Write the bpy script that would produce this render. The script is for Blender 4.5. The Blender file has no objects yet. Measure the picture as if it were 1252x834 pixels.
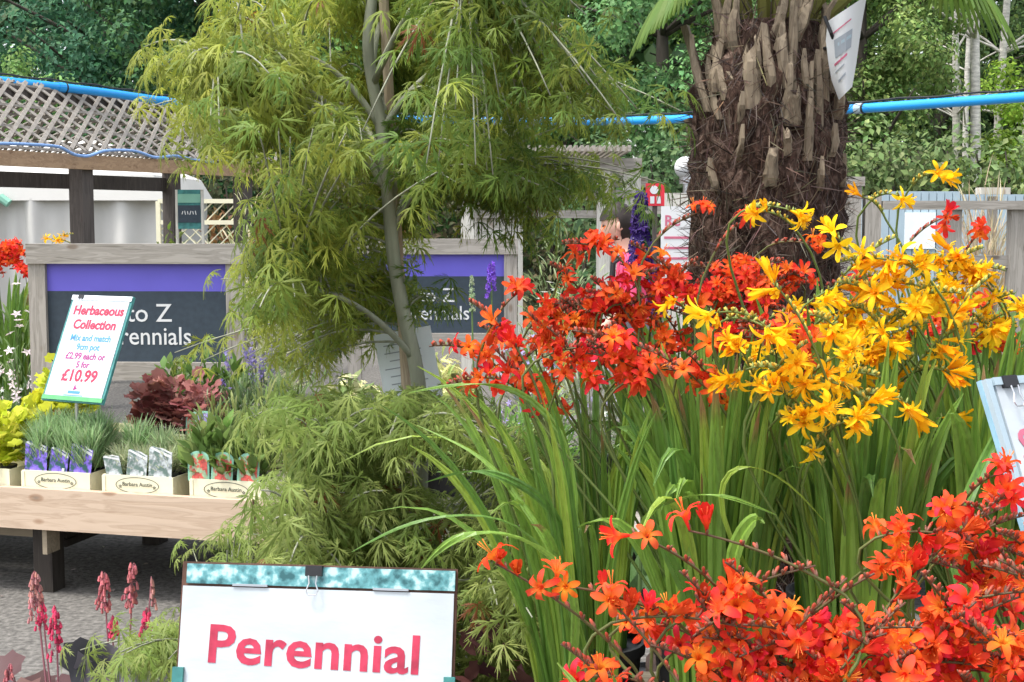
import bpy, math, random
import numpy as np
from mathutils import Vector, Matrix, Quaternion

rng = np.random.default_rng(7)
random.seed(7)
S = bpy.context.scene
COL = S.collection

# ------------------------------------------------------------------ camera, sky, sun, exposure
F, CX, CY, PITCH, EYE = 1720.0, 626.0, 417.0, math.radians(5.05), 1.5
cam = bpy.data.cameras.new('camera'); camo = bpy.data.objects.new('camera', cam); COL.objects.link(camo)
camo.location = (0, 0, EYE); camo.rotation_euler = (math.radians(90) - PITCH, 0, 0)
cam.sensor_width = 36.0; cam.lens = 36.0 * F / 1252.0
cam.clip_start = 0.05; cam.clip_end = 500
S.camera = camo

SUN_EL, SUN_AZ = math.radians(68), math.radians(245)      # behind the camera, to its left
w = bpy.data.worlds.new('World'); S.world = w; w.use_nodes = True
wn = w.node_tree.nodes; wl = w.node_tree.links
bg = wn['Background']; sky = wn.new('ShaderNodeTexSky'); sky.sky_type = 'NISHITA'; sky.sun_disc = False
sky.sun_elevation = SUN_EL; sky.sun_rotation = SUN_AZ; sky.air_density = 1.0; sky.dust_density = 3.0; sky.ozone_density = 1.0
hs = wn.new('ShaderNodeHueSaturation'); hs.inputs['Saturation'].default_value = 0.35
wl.new(sky.outputs[0], hs.inputs['Color']); wl.new(hs.outputs[0], bg.inputs['Color'])
bg.inputs['Strength'].default_value = 0.15
sl = bpy.data.lights.new('sun', 'SUN'); sl.energy = 1.25; sl.angle = math.radians(12); sl.color = (1, .97, .91)
so = bpy.data.objects.new('sun', sl); COL.objects.link(so)
sd = Vector((math.sin(SUN_AZ) * math.cos(SUN_EL), math.cos(SUN_AZ) * math.cos(SUN_EL), math.sin(SUN_EL)))
so.rotation_euler = sd.to_track_quat('Z', 'Y').to_euler(); so.location = sd * 40
S.view_settings.view_transform = 'Standard'; S.view_settings.look = 'None'
S.view_settings.exposure = 1.6; S.view_settings.gamma = 1.0
S.render.engine = 'CYCLES'
S.cycles.max_bounces = 9; S.cycles.diffuse_bounces = 7; S.cycles.transmission_bounces = 7; S.cycles.transparent_max_bounces = 6; S.cycles.use_denoising = True


def PX(px, py, Y):
    x = (px - CX) / F; u = -(py - CY) / F
    d = Vector((x, math.cos(PITCH) + u * math.sin(PITCH), -math.sin(PITCH) + u * math.cos(PITCH)))
    return Vector((0, 0, EYE)) + d * (Y / d.y)


# ------------------------------------------------------------------ materials
def _nt(name):
    m = bpy.data.materials.new(name); m.use_nodes = True
    n = m.node_tree.nodes; l = m.node_tree.links
    return m, n, l, n['Principled BSDF']


def ramp(n, pts):
    r = n.new('ShaderNodeValToRGB'); e = r.color_ramp.elements
    while len(e) < len(pts): e.new(0.5)
    for k, (p, c) in enumerate(pts):
        e[k].position = p; e[k].color = (*c, 1)
    return r


def plain(name, c, rough=.6, var=.15, scale=12, bump=.0, spec=.3, metal=0., stretch=(1, 1, 1)):
    m, n, l, b = _nt(name)
    b.inputs['Roughness'].default_value = rough; b.inputs['Metallic'].default_value = metal
    b.inputs['Specular IOR Level'].default_value = spec
    tc = n.new('ShaderNodeTexCoord'); mp = n.new('ShaderNodeMapping'); mp.inputs['Scale'].default_value = stretch
    l.new(tc.outputs['Object'], mp.inputs[0])
    nz = n.new('ShaderNodeTexNoise'); nz.inputs['Scale'].default_value = scale; nz.inputs['Detail'].default_value = 8
    l.new(mp.outputs[0], nz.inputs['Vector'])
    r = ramp(n, [(.3, [x * (1 - var) for x in c]), (.7, [min(1, x * (1 + var)) for x in c])])
    l.new(nz.outputs[0], r.inputs[0]); l.new(r.outputs[0], b.inputs['Base Color'])
    if bump:
        bp = n.new('ShaderNodeBump'); bp.inputs['Strength'].default_value = bump; bp.inputs['Distance'].default_value = .01
        l.new(nz.outputs[0], bp.inputs['Height']); l.new(bp.outputs[0], b.inputs['Normal'])
    return m


def wood(name, c1, c2, axis='X', scale=6, rough=.8, knots=True):
    m, n, l, b = _nt(name); b.inputs['Roughness'].default_value = rough; b.inputs['Specular IOR Level'].default_value = .2
    tc = n.new('ShaderNodeTexCoord'); mp = n.new('ShaderNodeMapping')
    s = {'X': (.6, 7, 7), 'Y': (7, .6, 7), 'Z': (7, 7, .6)}[axis]; mp.inputs['Scale'].default_value = s
    l.new(tc.outputs['Object'], mp.inputs[0])
    n1 = n.new('ShaderNodeTexNoise'); n1.inputs['Scale'].default_value = scale; n1.inputs['Detail'].default_value = 10; n1.inputs['Distortion'].default_value = .8
    l.new(mp.outputs[0], n1.inputs['Vector'])
    r = ramp(n, [(.3, c2), (.42, [a * .75 + d * .25 for a, d in zip(c1, c2)]), (.5, [a * .45 + d * .55 for a, d in zip(c1, c2)]), (.56, c1), (.72, [a * .85 + d * .15 for a, d in zip(c1, c2)])])
    l.new(n1.outputs[0], r.inputs[0])
    out = r.outputs[0]
    if knots:
        vo = n.new('ShaderNodeTexVoronoi'); vo.inputs['Scale'].default_value = 5.5
        mp2 = n.new('ShaderNodeMapping'); mp2.inputs['Scale'].default_value = {'X': (.7, 1.5, 1.5), 'Y': (1.5, .7, 1.5), 'Z': (1.5, 1.5, .7)}[axis]
        l.new(tc.outputs['Object'], mp2.inputs[0]); l.new(mp2.outputs[0], vo.inputs['Vector'])
        r2 = ramp(n, [(.02, [.3 + x * .1 for x in c2]), (.10, (.62, .5, .42)), (.15, (1, 1, 1))])
        l.new(vo.outputs['Distance'], r2.inputs[0])
        mx = n.new('ShaderNodeMix'); mx.data_type = 'RGBA'; mx.blend_type = 'MULTIPLY'; mx.inputs[0].default_value = .8
        l.new(out, mx.inputs[6]); l.new(r2.outputs[0], mx.inputs[7]); out = mx.outputs[2]
    l.new(out, b.inputs['Base Color'])
    bp = n.new('ShaderNodeBump'); bp.inputs['Strength'].default_value = .25; bp.inputs['Distance'].default_value = .004
    l.new(n1.outputs[0], bp.inputs['Height']); l.new(bp.outputs[0], b.inputs['Normal'])
    return m


def leafmat(name, trans=.35, rough=.5, hue=.0, val=.0, spec=.3, fibre=False):
    """colour comes from the leaf's own pigment attribute"""
    m, n, l, b = _nt(name)
    at = n.new('ShaderNodeAttribute'); at.attribute_name = 'pigment'
    out = at.outputs['Color']
    if hue or val:
        oi = n.new('ShaderNodeObjectInfo'); h = n.new('ShaderNodeHueSaturation')
        mr = n.new('ShaderNodeMapRange'); mr.inputs['To Min'].default_value = .5 - hue; mr.inputs['To Max'].default_value = .5 + hue
        mv = n.new('ShaderNodeMapRange'); mv.inputs['To Min'].default_value = 1 - val; mv.inputs['To Max'].default_value = 1 + val
        mm = n.new('ShaderNodeMath'); mm.operation = 'MULTIPLY'; mm.inputs[1].default_value = 7.31
        mf = n.new('ShaderNodeMath'); mf.operation = 'FRACT'
        l.new(oi.outputs['Random'], mr.inputs[0]); l.new(oi.outputs['Random'], mm.inputs[0]); l.new(mm.outputs[0], mf.inputs[0]); l.new(mf.outputs[0], mv.inputs[0])
        l.new(mr.outputs[0], h.inputs['Hue']); l.new(mv.outputs[0], h.inputs['Value']); l.new(out, h.inputs['Color']); out = h.outputs[0]
    if fibre:
        tc = n.new('ShaderNodeTexCoord'); mp = n.new('ShaderNodeMapping'); mp.inputs['Scale'].default_value = fibre; l.new(tc.outputs['Object'], mp.inputs[0])
        nz = n.new('ShaderNodeTexNoise'); nz.inputs['Scale'].default_value = 60; nz.inputs['Detail'].default_value = 6; l.new(mp.outputs[0], nz.inputs['Vector'])
        rp = ramp(n, [(.30, (.62, .60, .55)), (.55, (1, 1, 1)), (.75, (1.0, .98, .9))]); l.new(nz.outputs[0], rp.inputs[0])
        mu = n.new('ShaderNodeMix'); mu.data_type = 'RGBA'; mu.blend_type = 'MULTIPLY'; mu.inputs[0].default_value = .8; l.new(out, mu.inputs[6]); l.new(rp.outputs[0], mu.inputs[7]); out = mu.outputs[2]
    l.new(out, b.inputs['Base Color']); b.inputs['Roughness'].default_value = rough; b.inputs['Specular IOR Level'].default_value = spec
    if trans:
        t = n.new('ShaderNodeBsdfTranslucent'); l.new(out, t.inputs['Color'])
        mx = n.new('ShaderNodeMixShader'); mx.inputs[0].default_value = trans
        l.new(b.outputs[0], mx.inputs[1]); l.new(t.outputs[0], mx.inputs[2])
        l.new(mx.outputs[0], n['Material Output'].inputs['Surface'])
    return m


M = {}
M['leaf'] = leafmat('leaf', .42, .55)
M['far_leaf'] = leafmat('far_leaf', .3, .7, spec=.2)
M['maple_leaf'] = leafmat('maple_leaf', .5, .5, spec=.25)
M['blade'] = leafmat('blade', .32, .40, spec=.45, fibre=(3, 3, .35))
M['petal'] = leafmat('petal', .42, .6, hue=.011, val=.14, spec=.12)
M['stem'] = leafmat('stem', 0, .5)
M['asphalt'] = plain('asphalt', (.115, .108, .098), .9, .5, 45, .8)
M['paving'] = plain('paving', (.25, .24, .22), .9, .2, 9, .2)
M['soil_grass'] = plain('soil_grass', (.06, .08, .03), .95, .4, 3, .5)
M['soil'] = plain('soil', (.035, .025, .018), .95, .5, 80, .8)
M['pine'] = wood('pine', (.56, .43, .32), (.38, .27, .185), 'X', 5)
M['pine_grey'] = wood('pine_grey', (.34, .28, .2), (.2, .16, .11), 'X', 6)
M['grey_wood_x'] = wood('grey_wood_x', (.335, .31, .275), (.175, .16, .135), 'X', 7)
M['grey_wood_z'] = wood('grey_wood_z', (.335, .31, .275), (.175, .16, .135), 'Z', 7)
M['pale_wood_z'] = wood('pale_wood_z', (.58, .56, .50), (.4, .38, .33), 'Z', 7)
M['lath'] = wood('lath', (.38, .345, .30), (.20, .175, .15), 'X', 5, knots=False)
M['dark_post'] = wood('dark_post', (.10, .085, .075), (.045, .038, .035), 'Z', 6, knots=False)
M['brown_beam'] = wood('brown_beam', (.42, .28, .17), (.24, .15, .09), 'Y', 5)
M['dark_leg'] = wood('dark_leg', (.05, .042, .035), (.025, .02, .017), 'Z', 6, knots=False)
M['stake'] = wood('stake', (.48, .39, .28), (.28, .21, .14), 'Z', 8, knots=False)
M['canvas'] = plain('canvas', (.52, .51, .48), .9, .05, 3, .2)
M['pipe'] = plain('pipe', (.012, .28, .68), .3, .06, 8, 0, .5)
M['hose'] = plain('hose', (.2, .34, .62), .4, .1, 8)
M['black'] = plain('black', (.02, .02, .022), .5, .2, 20)
M['pot'] = plain('pot', (.025, .025, .027), .5, .2, 20)
M['terracotta'] = plain('terracotta', (.10, .055, .035), .7, .2, 20)
M['purple'] = plain('purple', (.13, .11, .52), .5, .05, 6)
M['slate'] = plain('slate', (.035, .05, .066), .55, .12, 40)
M['white'] = plain('white', (.62, .63, .63), .5, .02, 8)
M['sheet'] = plain('sheet', (.47, .515, .54), .22, .10, 7, .25, .5, 0., (1, 1, 2.2))
M['pale_sheet'] = plain('pale_sheet', (.72, .77, .79), .3, .05, 9, .1, .4)
M['magenta'] = plain('magenta', (.30, .03, .17), .5, .05)
M['rose'] = plain('rose', (.43, .035, .075), .5, .3, 38)
M['rose_pale'] = plain('rose_pale', (.50, .13, .20), .5, .12, 40)
M['sky_blue'] = plain('sky_blue', (.07, .24, .45), .5, .05)
M['grey_ink'] = plain('grey_ink', (.3, .33, .36), .5, .05)
M['dark_ink'] = plain('dark_ink', (.03, .045, .035), .5, .05)
M['cream'] = plain('cream', (.76, .72, .52), .6, .04, 6)
M['steel'] = plain('steel', (.6, .6, .62), .3, .05, 20, 0, .5, .9)
M['rust'] = plain('rust', (.10, .05, .035), .8, .4, 40, .2)
M['frame_teal'] = plain('frame_teal', (.05, .2, .19), .45, .3, 30)
M['frame_blue'] = plain('frame_blue', (.24, .42, .53), .4, .15, 30)
M['green_strip'] = plain('green_strip', (.10, .34, .14), .4, .15, 30)
M['red_sign'] = plain('red_sign', (.62, .03, .05), .5, .08)
M['pale_blue'] = plain('pale_blue', (.33, .42, .47), .7, .08, 5)
M['mint'] = plain('mint', (.2, .42, .32), .5, .08)
M['bark'] = plain('bark', (.17, .15, .11), .85, .35, 30, .5, stretch=(1, 1, .25))
M['maple_bark'] = plain('maple_bark', (.25, .26, .19), .7, .3, 40, .4, stretch=(1, 1, .2))
M['birch_bark'] = plain('birch_bark', (.55, .52, .47), .8, .35, 9, .3, stretch=(1, 1, 3))
M['dark_bark'] = plain('dark_bark', (.06, .05, .04), .9, .3, 10, .5, stretch=(1, 1, .3))
M['skin'] = plain('skin', (.62, .36, .27), .5, .05)
M['hair'] = plain('hair', (.022, .015, .012), .5, .3, 40)
M['pink_top'] = plain('pink_top', (.75, .07, .17), .8, .08, 20, .1)
M['grey_trousers'] = plain('grey_trousers', (.2, .2, .22), .8, .08, 20, .1)


def marble_mat():
    m, n, l, b = _nt('mottled_teal'); b.inputs['Roughness'].default_value = .4
    tc = n.new('ShaderNodeTexCoord'); nz = n.new('ShaderNodeTexNoise'); nz.inputs['Scale'].default_value = 55; nz.inputs['Detail'].default_value = 8
    l.new(tc.outputs['Object'], nz.inputs['Vector'])
    r = ramp(n, [(.35, (.015, .09, .10)), (.5, (.10, .30, .32)), (.62, (.42, .62, .62))])
    l.new(nz.outputs[0], r.inputs[0]); l.new(r.outputs[0], b.inputs['Base Color']); return m


M['mottled'] = marble_mat()


def tag_mat(name, flower, ground, top):
    m, n, l, b = _nt(name); b.inputs['Roughness'].default_value = .35
    tc = n.new('ShaderNodeTexCoord'); vo = n.new('ShaderNodeTexVoronoi'); vo.inputs['Scale'].default_value = 90
    l.new(tc.outputs['Object'], vo.inputs['Vector'])
    nz = n.new('ShaderNodeTexNoise'); nz.inputs['Scale'].default_value = 45; l.new(tc.outputs['Object'], nz.inputs['Vector'])
    r = ramp(n, [(.42, ground), (.5, flower), (.6, [min(1, x * 1.7 + .03) for x in flower])]); l.new(nz.outputs[0], r.inputs[0])
    mx = n.new('ShaderNodeMix'); mx.data_type = 'RGBA'; mx.blend_type = 'MULTIPLY'; mx.inputs[0].default_value = .5
    rr = ramp(n, [(.0, (1, 1, 1)), (.6, (.5, .5, .5))]); l.new(vo.outputs['Distance'], rr.inputs[0])
    l.new(r.outputs[0], mx.inputs[6]); l.new(rr.outputs[0], mx.inputs[7])
    l.new(mx.outputs[2], b.inputs['Base Color']); return m


M['tag_purple'] = tag_mat('tag_purple', (.16, .10, .50), (.02, .10, .10), None)
M['tag_white'] = tag_mat('tag_white', (.34, .37, .37), (.13, .20, .17), None)
M['tag_red'] = tag_mat('tag_red', (.62, .07, .05), (.35, .5, .3), None)
M['tag_lilac'] = tag_mat('tag_lilac', (.26, .22, .45), (.12, .15, .22), None)
M['tag_green'] = plain('tag_green', (.22, .45, .33), .35, .1, 30)


def fibre_mat():
    m, n, l, b = _nt('palm_fibre'); b.inputs['Roughness'].default_value = .95; b.inputs['Specular IOR Level'].default_value = .1
    tc = n.new('ShaderNodeTexCoord'); mp = n.new('ShaderNodeMapping'); mp.inputs['Scale'].default_value = (1, 1, .35)
    l.new(tc.outputs['Object'], mp.inputs[0])
    nz = n.new('ShaderNodeTexNoise'); nz.inputs['Scale'].default_value = 55; nz.inputs['Detail'].default_value = 10; nz.inputs['Distortion'].default_value = 1.5
    l.new(mp.outputs[0], nz.inputs['Vector'])
    r = ramp(n, [(.3, (.018, .011, .009)), (.52, (.07, .042, .032)), (.72, (.20, .14, .11))])
    l.new(nz.outputs[0], r.inputs[0]); l.new(r.outputs[0], b.inputs['Base Color'])
    bp = n.new('ShaderNodeBump'); bp.inputs['Strength'].default_value = 1; bp.inputs['Distance'].default_value = .02
    l.new(nz.outputs[0], bp.inputs['Height']); l.new(bp.outputs[0], b.inputs['Normal']); return m


M['fibre'] = fibre_mat()
M['stub'] = wood('stub', (.27, .215, .15), (.075, .055, .04), 'Z', 9, knots=False)


# ------------------------------------------------------------------ mesh helpers
def nrm(v):
    v = np.asarray(v, float); return v / max(np.linalg.norm(v), 1e-9)


def to_local(V, parent):
    """world coordinates to the frame of a (top-level) parent"""
    if parent is None: return V
    R = np.array(parent.rotation_euler.to_matrix()); return (V - np.array(parent.location)) @ R


class MB:
    def __init__(s): s.v = []; s.f = []; s.c = []; s.n = 0

    def add(s, V, Fc, col=None):
        V = np.asarray(V, float); s.v.append(V)
        s.f += [tuple(int(i) + s.n for i in f) for f in Fc]; s.n += len(V)
        c = np.ones((len(V), 3)) if col is None else np.broadcast_to(np.asarray(col, float), (len(V), 3)); s.c.append(c)
        return s

    def box(s, c, size, rz=0, R=None, col=None):
        x, y, z = [k / 2 for k in size]
        V = np.array([(-x, -y, -z), (x, -y, -z), (x, y, -z), (-x, y, -z), (-x, -y, z), (x, -y, z), (x, y, z), (-x, y, z)])
        if R is None:
            ca, sa = math.cos(rz), math.sin(rz); R = np.array([(ca, -sa, 0), (sa, ca, 0), (0, 0, 1)])
        return s.add(V @ np.asarray(R).T + np.asarray(c), [(0, 3, 2, 1), (4, 5, 6, 7), (0, 1, 5, 4), (1, 2, 6, 5), (2, 3, 7, 6), (3, 0, 4, 7)], col)

    def beam(s, a, b, wd, ht, up=(0, 0, 1), col=None):
        a = np.asarray(a, float); b = np.asarray(b, float); L = np.linalg.norm(b - a); x = (b - a) / L
        u = np.asarray(up, float); y = np.cross(u, x)
        if np.linalg.norm(y) < 1e-4: y = np.cross((0, 1, 0), x)
        y = nrm(y); z = np.cross(x, y)
        return s.box((a + b) / 2, (L, wd, ht), R=np.array([x, y, z]).T, col=col)

    def tube(s, pts, r, seg=8, col=None, cap=True):
        P = np.asarray(pts, float); n = len(P); r = np.broadcast_to(np.asarray(r, float), (n,))
        T = np.gradient(P, axis=0); T /= np.linalg.norm(T, axis=1)[:, None] + 1e-12
        a = nrm(np.cross(T[0], (0.3, 0.9, 0.2))); V = []
        ang = np.arange(seg) * 2 * np.pi / seg
        for i in range(n):
            a = nrm(a - T[i] * a.dot(T[i])); b = np.cross(T[i], a)
            V.append(P[i] + r[i] * (np.cos(ang)[:, None] * a + np.sin(ang)[:, None] * b))
        V = np.concatenate(V); Fc = []
        for i in range(n - 1):
            for k in range(seg):
                k2 = (k + 1) % seg; Fc.append((i * seg + k, i * seg + k2, (i + 1) * seg + k2, (i + 1) * seg + k))
        if cap: Fc.append(tuple(range(seg - 1, -1, -1))); Fc.append(tuple((n - 1) * seg + k for k in range(seg)))
        if col is not None and np.ndim(col) == 2: col = np.repeat(np.asarray(col, float), seg, axis=0)
        return s.add(V, Fc, col)

    def lathe(s, prof, c=(0, 0, 0), seg=24, col=None, sx=1, sy=1):
        V = []; Fc = []; n = len(prof)
        for r, z in prof:
            for k in range(seg):
                a = k * 2 * math.pi / seg; V.append((c[0] + r * sx * math.cos(a), c[1] + r * sy * math.sin(a), c[2] + z))
        for i in range(n - 1):
            for k in range(seg):
                k2 = (k + 1) % seg; Fc.append((i * seg + k, i * seg + k2, (i + 1) * seg + k2, (i + 1) * seg + k))
        return s.add(V, Fc, col)

    def build(s, name, mat, parent=None, world=False, smooth=False):
        V = np.concatenate(s.v) if s.v else np.zeros((0, 3)); C_ = np.concatenate(s.c)
        if world: V = to_local(V, parent)
        return raw(name, V, s.f, C_, mat, parent, smooth)


def raw(name, V, Fc, C_, mat, parent=None, smooth=False):
    me = bpy.data.meshes.new(name)
    if isinstance(Fc, np.ndarray):
        nf, k = Fc.shape; me.vertices.add(len(V)); me.vertices.foreach_set('co', np.ascontiguousarray(V, np.float32).ravel())
        me.loops.add(nf * k); me.polygons.add(nf)
        me.loops.foreach_set('vertex_index', np.ascontiguousarray(Fc, np.int32).ravel())
        me.polygons.foreach_set('loop_start', np.arange(nf, dtype=np.int32) * k)
        me.update(calc_edges=True)
    else:
        me.from_pydata([tuple(v) for v in V], [], Fc)
    if C_ is not None:
        at = me.color_attributes.new('pigment', 'FLOAT_COLOR', 'POINT')
        at.data.foreach_set('color', np.concatenate([C_, np.ones((len(C_), 1))], 1).astype(np.float32).ravel())
    if smooth: me.polygons.foreach_set('use_smooth', np.ones(len(me.polygons), bool))
    me.materials.append(M[mat] if isinstance(mat, str) else mat)
    o = bpy.data.objects.new(name, me); COL.objects.link(o)
    if parent is not None: o.parent = parent
    return o


def scatter(name, TV, TF, loc, R, sc, col, mat, parent=None, world=False, smooth=False):
    """many copies of one leaf template in one foliage mesh"""
    N, nv = len(loc), len(TV)
    V = np.einsum('nij,vj->nvi', R, TV) * np.asarray(sc).reshape(-1, 1, 1) + loc[:, None, :]
    V = V.reshape(-1, 3)
    if world: V = to_local(V, parent)
    TF = np.asarray(TF); Fc = (TF[None] + (np.arange(N) * nv)[:, None, None]).reshape(-1, TF.shape[1])
    return raw(name, V, Fc, np.repeat(col, nv, axis=0), mat, parent, smooth)


def frames(axis, up):
    """rotation matrices: local Y along axis, local Z near up"""
    y = axis / (np.linalg.norm(axis, axis=1)[:, None] + 1e-9)
    x = np.cross(y, up); x /= np.linalg.norm(x, axis=1)[:, None] + 1e-9
    z = np.cross(x, y); return np.stack([x, y, z], axis=2)


def rdir(n, r=rng):
    v = r.normal(size=(n, 3)); return v / np.linalg.norm(v, axis=1)[:, None]


def vary(base, n, v=.2, r=rng, alt=None, p=.0):
    c = np.repeat(np.asarray(base, float)[None], n, 0)
    if alt is not None:
        t = r.random((n, 1)) ** (1 / max(p, 1e-3)); c = c * (1 - t) + np.asarray(alt) * t
    return np.clip(c * (1 + v * r.normal(size=(n, 1))) * (1 + .25 * v * r.normal(size=(n, 3))), .002, .95)


def tagp(o, label, cat, group=None):
    o['label'] = label; o['category'] = cat
    if group: o['group'] = group
    return o


def thing(name, label, cat, loc=(0, 0, 0), rz=0, group=None):
    o = bpy.data.objects.new(name, None); COL.objects.link(o); o.empty_display_size = .1
    o.location = loc; o.rotation_euler = (0, 0, rz); return tagp(o, label, cat, group)


def struct(o): o['kind'] = 'structure'; return o


def stuff(o, label=None, cat=None):
    o['kind'] = 'stuff'
    if label: tagp(o, label, cat)
    return o


def text(body, size, mat, parent, M4, name='lettering', offset=0.0, align='LEFT', ext=.0008, sx=1.0, space=1.0):
    """writing as a flat raised mesh part"""
    cu = bpy.data.curves.new(name, 'FONT'); cu.body = body; cu.size = size; cu.align_x = align; cu.extrude = ext; cu.offset = offset * size
    cu.resolution_u = 3; cu.space_character = space
    to = bpy.data.objects.new('tmp_text', cu); COL.objects.link(to)
    dg = bpy.context.evaluated_depsgraph_get(); dg.update()
    me = bpy.data.meshes.new_from_object(to.evaluated_get(dg)); bpy.data.objects.remove(to); bpy.data.curves.remove(cu)
    me.transform(Matrix.Diagonal((sx, 1, 1, 1))); me.transform(M4)
    me.materials.clear(); me.materials.append(M[mat])
    o = bpy.data.objects.new(name, me); COL.objects.link(o)
    if parent is not None: o.parent = parent
    return o


# ------------------------------------------------------------------ leaf templates (axis +Y, normal +Z)
L6V = np.array([(0, 0, 0), (-.28, .45, .06), (0, .5, -.03), (.28, .45, .06), (0, 1, -.08)], float)
L6F = [(0, 2, 4, 1), (0, 3, 4, 2)]
OVV = np.array([(0, 0, 0), (-.2, .25, .05), (-.24, .55, .04), (0, 1, -.12), (.24, .55, .04), (.2, .25, .05), (0, .3, 0), (0, .62, -.02)], float)
OVF = [(0, 6, 1, 1), (1, 6, 7, 2), (2, 7, 3, 3), (0, 5, 6, 6), (5, 4, 7, 6), (4, 3, 7, 7)]
OVF = [(0, 6, 7, 1), (1, 7, 3, 2), (0, 5, 7, 6), (5, 4, 3, 7)]
LNV = np.array([(-.02, 0, 0), (.02, 0, 0), (-.07, .4, .05), (.07, .4, .05), (-.05, .75, .02), (.05, .75, .02), (-.003, 1, -.1), (.003, 1, -.1)], float)
LNF = [(0, 1, 3, 2), (2, 3, 5, 4), (4, 5, 7, 6)]
NEV = np.array([(-.02, 0, 0), (.02, 0, 0), (-.022, .5, .01), (.022, .5, .01), (-.004, 1, -.03), (.004, 1, -.03)], float)
NEF = [(0, 1, 3, 2), (2, 3, 5, 4)]


def maple_template():
    V = []; Fc = []
    for a, L in zip((-118, -78, -38, 0, 38, 78, 118), (.5, .8, .95, 1.0, .95, .8, .5)):
        t = math.radians(a); d = np.array((math.sin(t), math.cos(t))); q = np.array((d[1], -d[0])); b = len(V)
        prof = ((.0, .010), (.3, .032), (.62, .034), (1.0, .003))
        for r, wd in prof:
            for sgn in (-1, 1):
                p = d * r * L + q * wd * sgn; V.append((p[0], p[1], -.70 * (r * L) ** 2 + (.02 if sgn > 0 else 0)))
        for i in range(3): Fc.append((b + 2 * i, b + 2 * i + 1, b + 2 * i + 3, b + 2 * i + 2))
        for r0, r1, tl in ((.28, .46, .66), (.56, .70, .86)):             # saw teeth along the lobe
            for sgn in (-1, 1):
                e = len(V)
                for rr, ww in ((r0, .028), (r1, .03), (tl, .13), (tl - .03, .118)):
                    p = d * rr * L + q * ww * sgn; V.append((p[0], p[1], -.70 * (rr * L) ** 2 - .02))
                Fc.append((e, e + 1, e + 2, e + 3) if sgn > 0 else (e, e + 3, e + 2, e + 1))
    return np.array(V), np.array(Fc)


MPV, MPF = maple_template()
HEU = []                                                              # scalloped round leaf of a heuchera
for k in range(14):
    a = math.radians(-160 + k * 320 / 13); r = .5 * (1 + (.14 if k % 2 else -.06)); HEU.append((r * math.sin(a), .5 + r * math.cos(a) - .1, .06 + .06 * math.sin(k * 2.1)))
HEV = np.array([(0, .4, -.04), (0, .1, -.05)] + HEU); HEF = [(0, 2 + k, 3 + k, 3 + k) for k in range(13)]
HEF = [(0, 2 + 2 * k, 3 + 2 * k, 4 + 2 * k) for k in range(6)] + [(0, 14, 15, 1), (0, 1, 2, 2)]
HEF = HEF[:7]


def curve3(p0, p1, p2, p3, n):
    t = np.linspace(0, 1, n)[:, None]; p0, p1, p2, p3 = [np.asarray(p, float) for p in (p0, p1, p2, p3)]
    return (1 - t) ** 3 * p0 + 3 * (1 - t) ** 2 * t * p1 + 3 * (1 - t) * t * t * p2 + t ** 3 * p3


# ================================================================== SETTING: ground
g = MB(); g.add([(-70, -6, 0), (70, -6, 0), (70, 120, 0), (-70, 120, 0)], [(0, 1, 2, 3)])
struct(g.build('ground', 'soil_grass'))
g = MB(); g.add([(-14, -5, .004), (14, -5, .004), (14, 19, .004), (-14, 19, .004)], [(0, 1, 2, 3)])
struct(g.build('pavement', 'asphalt'))

# ================================================================== trees behind the nursery
def tree(label, loc, height, rad, base, n, col, alt, seed, leaf=.17, trunk_r=.16, trunk_mat='dark_bark', nclump=60, group='trees behind the garden centre', name='tree', trunk_top=None, flat=1.0):
    if name == 'tree': n = int(n * 1.9); leaf *= .72; col = np.array(col) * 2.1; alt = np.array(alt) * 1.75
    r = np.random.default_rng(seed); t = thing(name, label, 'tree', loc, 0, group)
    tm = MB(); h0 = trunk_top or height * .85
    k = np.linspace(0, 1, 9); P = np.stack([.25 * np.sin(k * 3 + seed) * k, .2 * np.cos(k * 2.3 + seed) * k - .2 * k * 0, k * h0], 1)
    tm.tube(P, trunk_r * (1 - .8 * k) + .015, 8)
    for b in range(14):
        q = r.uniform(.3, .95); p = P[int(q * 8)]; a = r.uniform(0, 6.28); L = rad * r.uniform(.5, .95)
        e = p + np.array((math.cos(a) * L, math.sin(a) * L, L * r.uniform(.2, .8)))
        tm.tube(curve3(p, p + (e - p) * .3 + (0, 0, .1), p + (e - p) * .7, e, 5), np.linspace(trunk_r * .35, .012, 5), 5)
    tm.build('trunk', trunk_mat, t, smooth=True)
    hz = (height - base) / 2; cz = base + hz
    u = rdir(nclump, r) * (r.random((nclump, 1)) ** .4); cc = u * np.array((rad, rad * flat, hz)) + (0, 0, cz)
    cr = r.uniform(.16, .34, nclump) * rad
    i = r.integers(0, nclump, n); d = rdir(n, r); d[:, 2] = d[:, 2] * .8 + .15
    loc_ = cc[i] + d * cr[i][:, None] * (r.random((n, 1)) ** .35)
    nr = d + rdir(n, r) * .6 + (0, 0, .5); ax = np.cross(nr, rdir(n, r)); ax[:, 2] -= .3
    tint = r.normal(size=nclump)[i][:, None]
    c = vary(col, n, .22, r, alt, .5) * (1 + .12 * tint)
    scatter('crown', L6V, L6F, loc_, frames(ax, nr), leaf * r.uniform(.6, 1.3, n), np.clip(c, .003, .9), 'far_leaf', t)
    return t


def at(px, Y): return ((px - CX) / F * Y, Y, 0)


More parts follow.
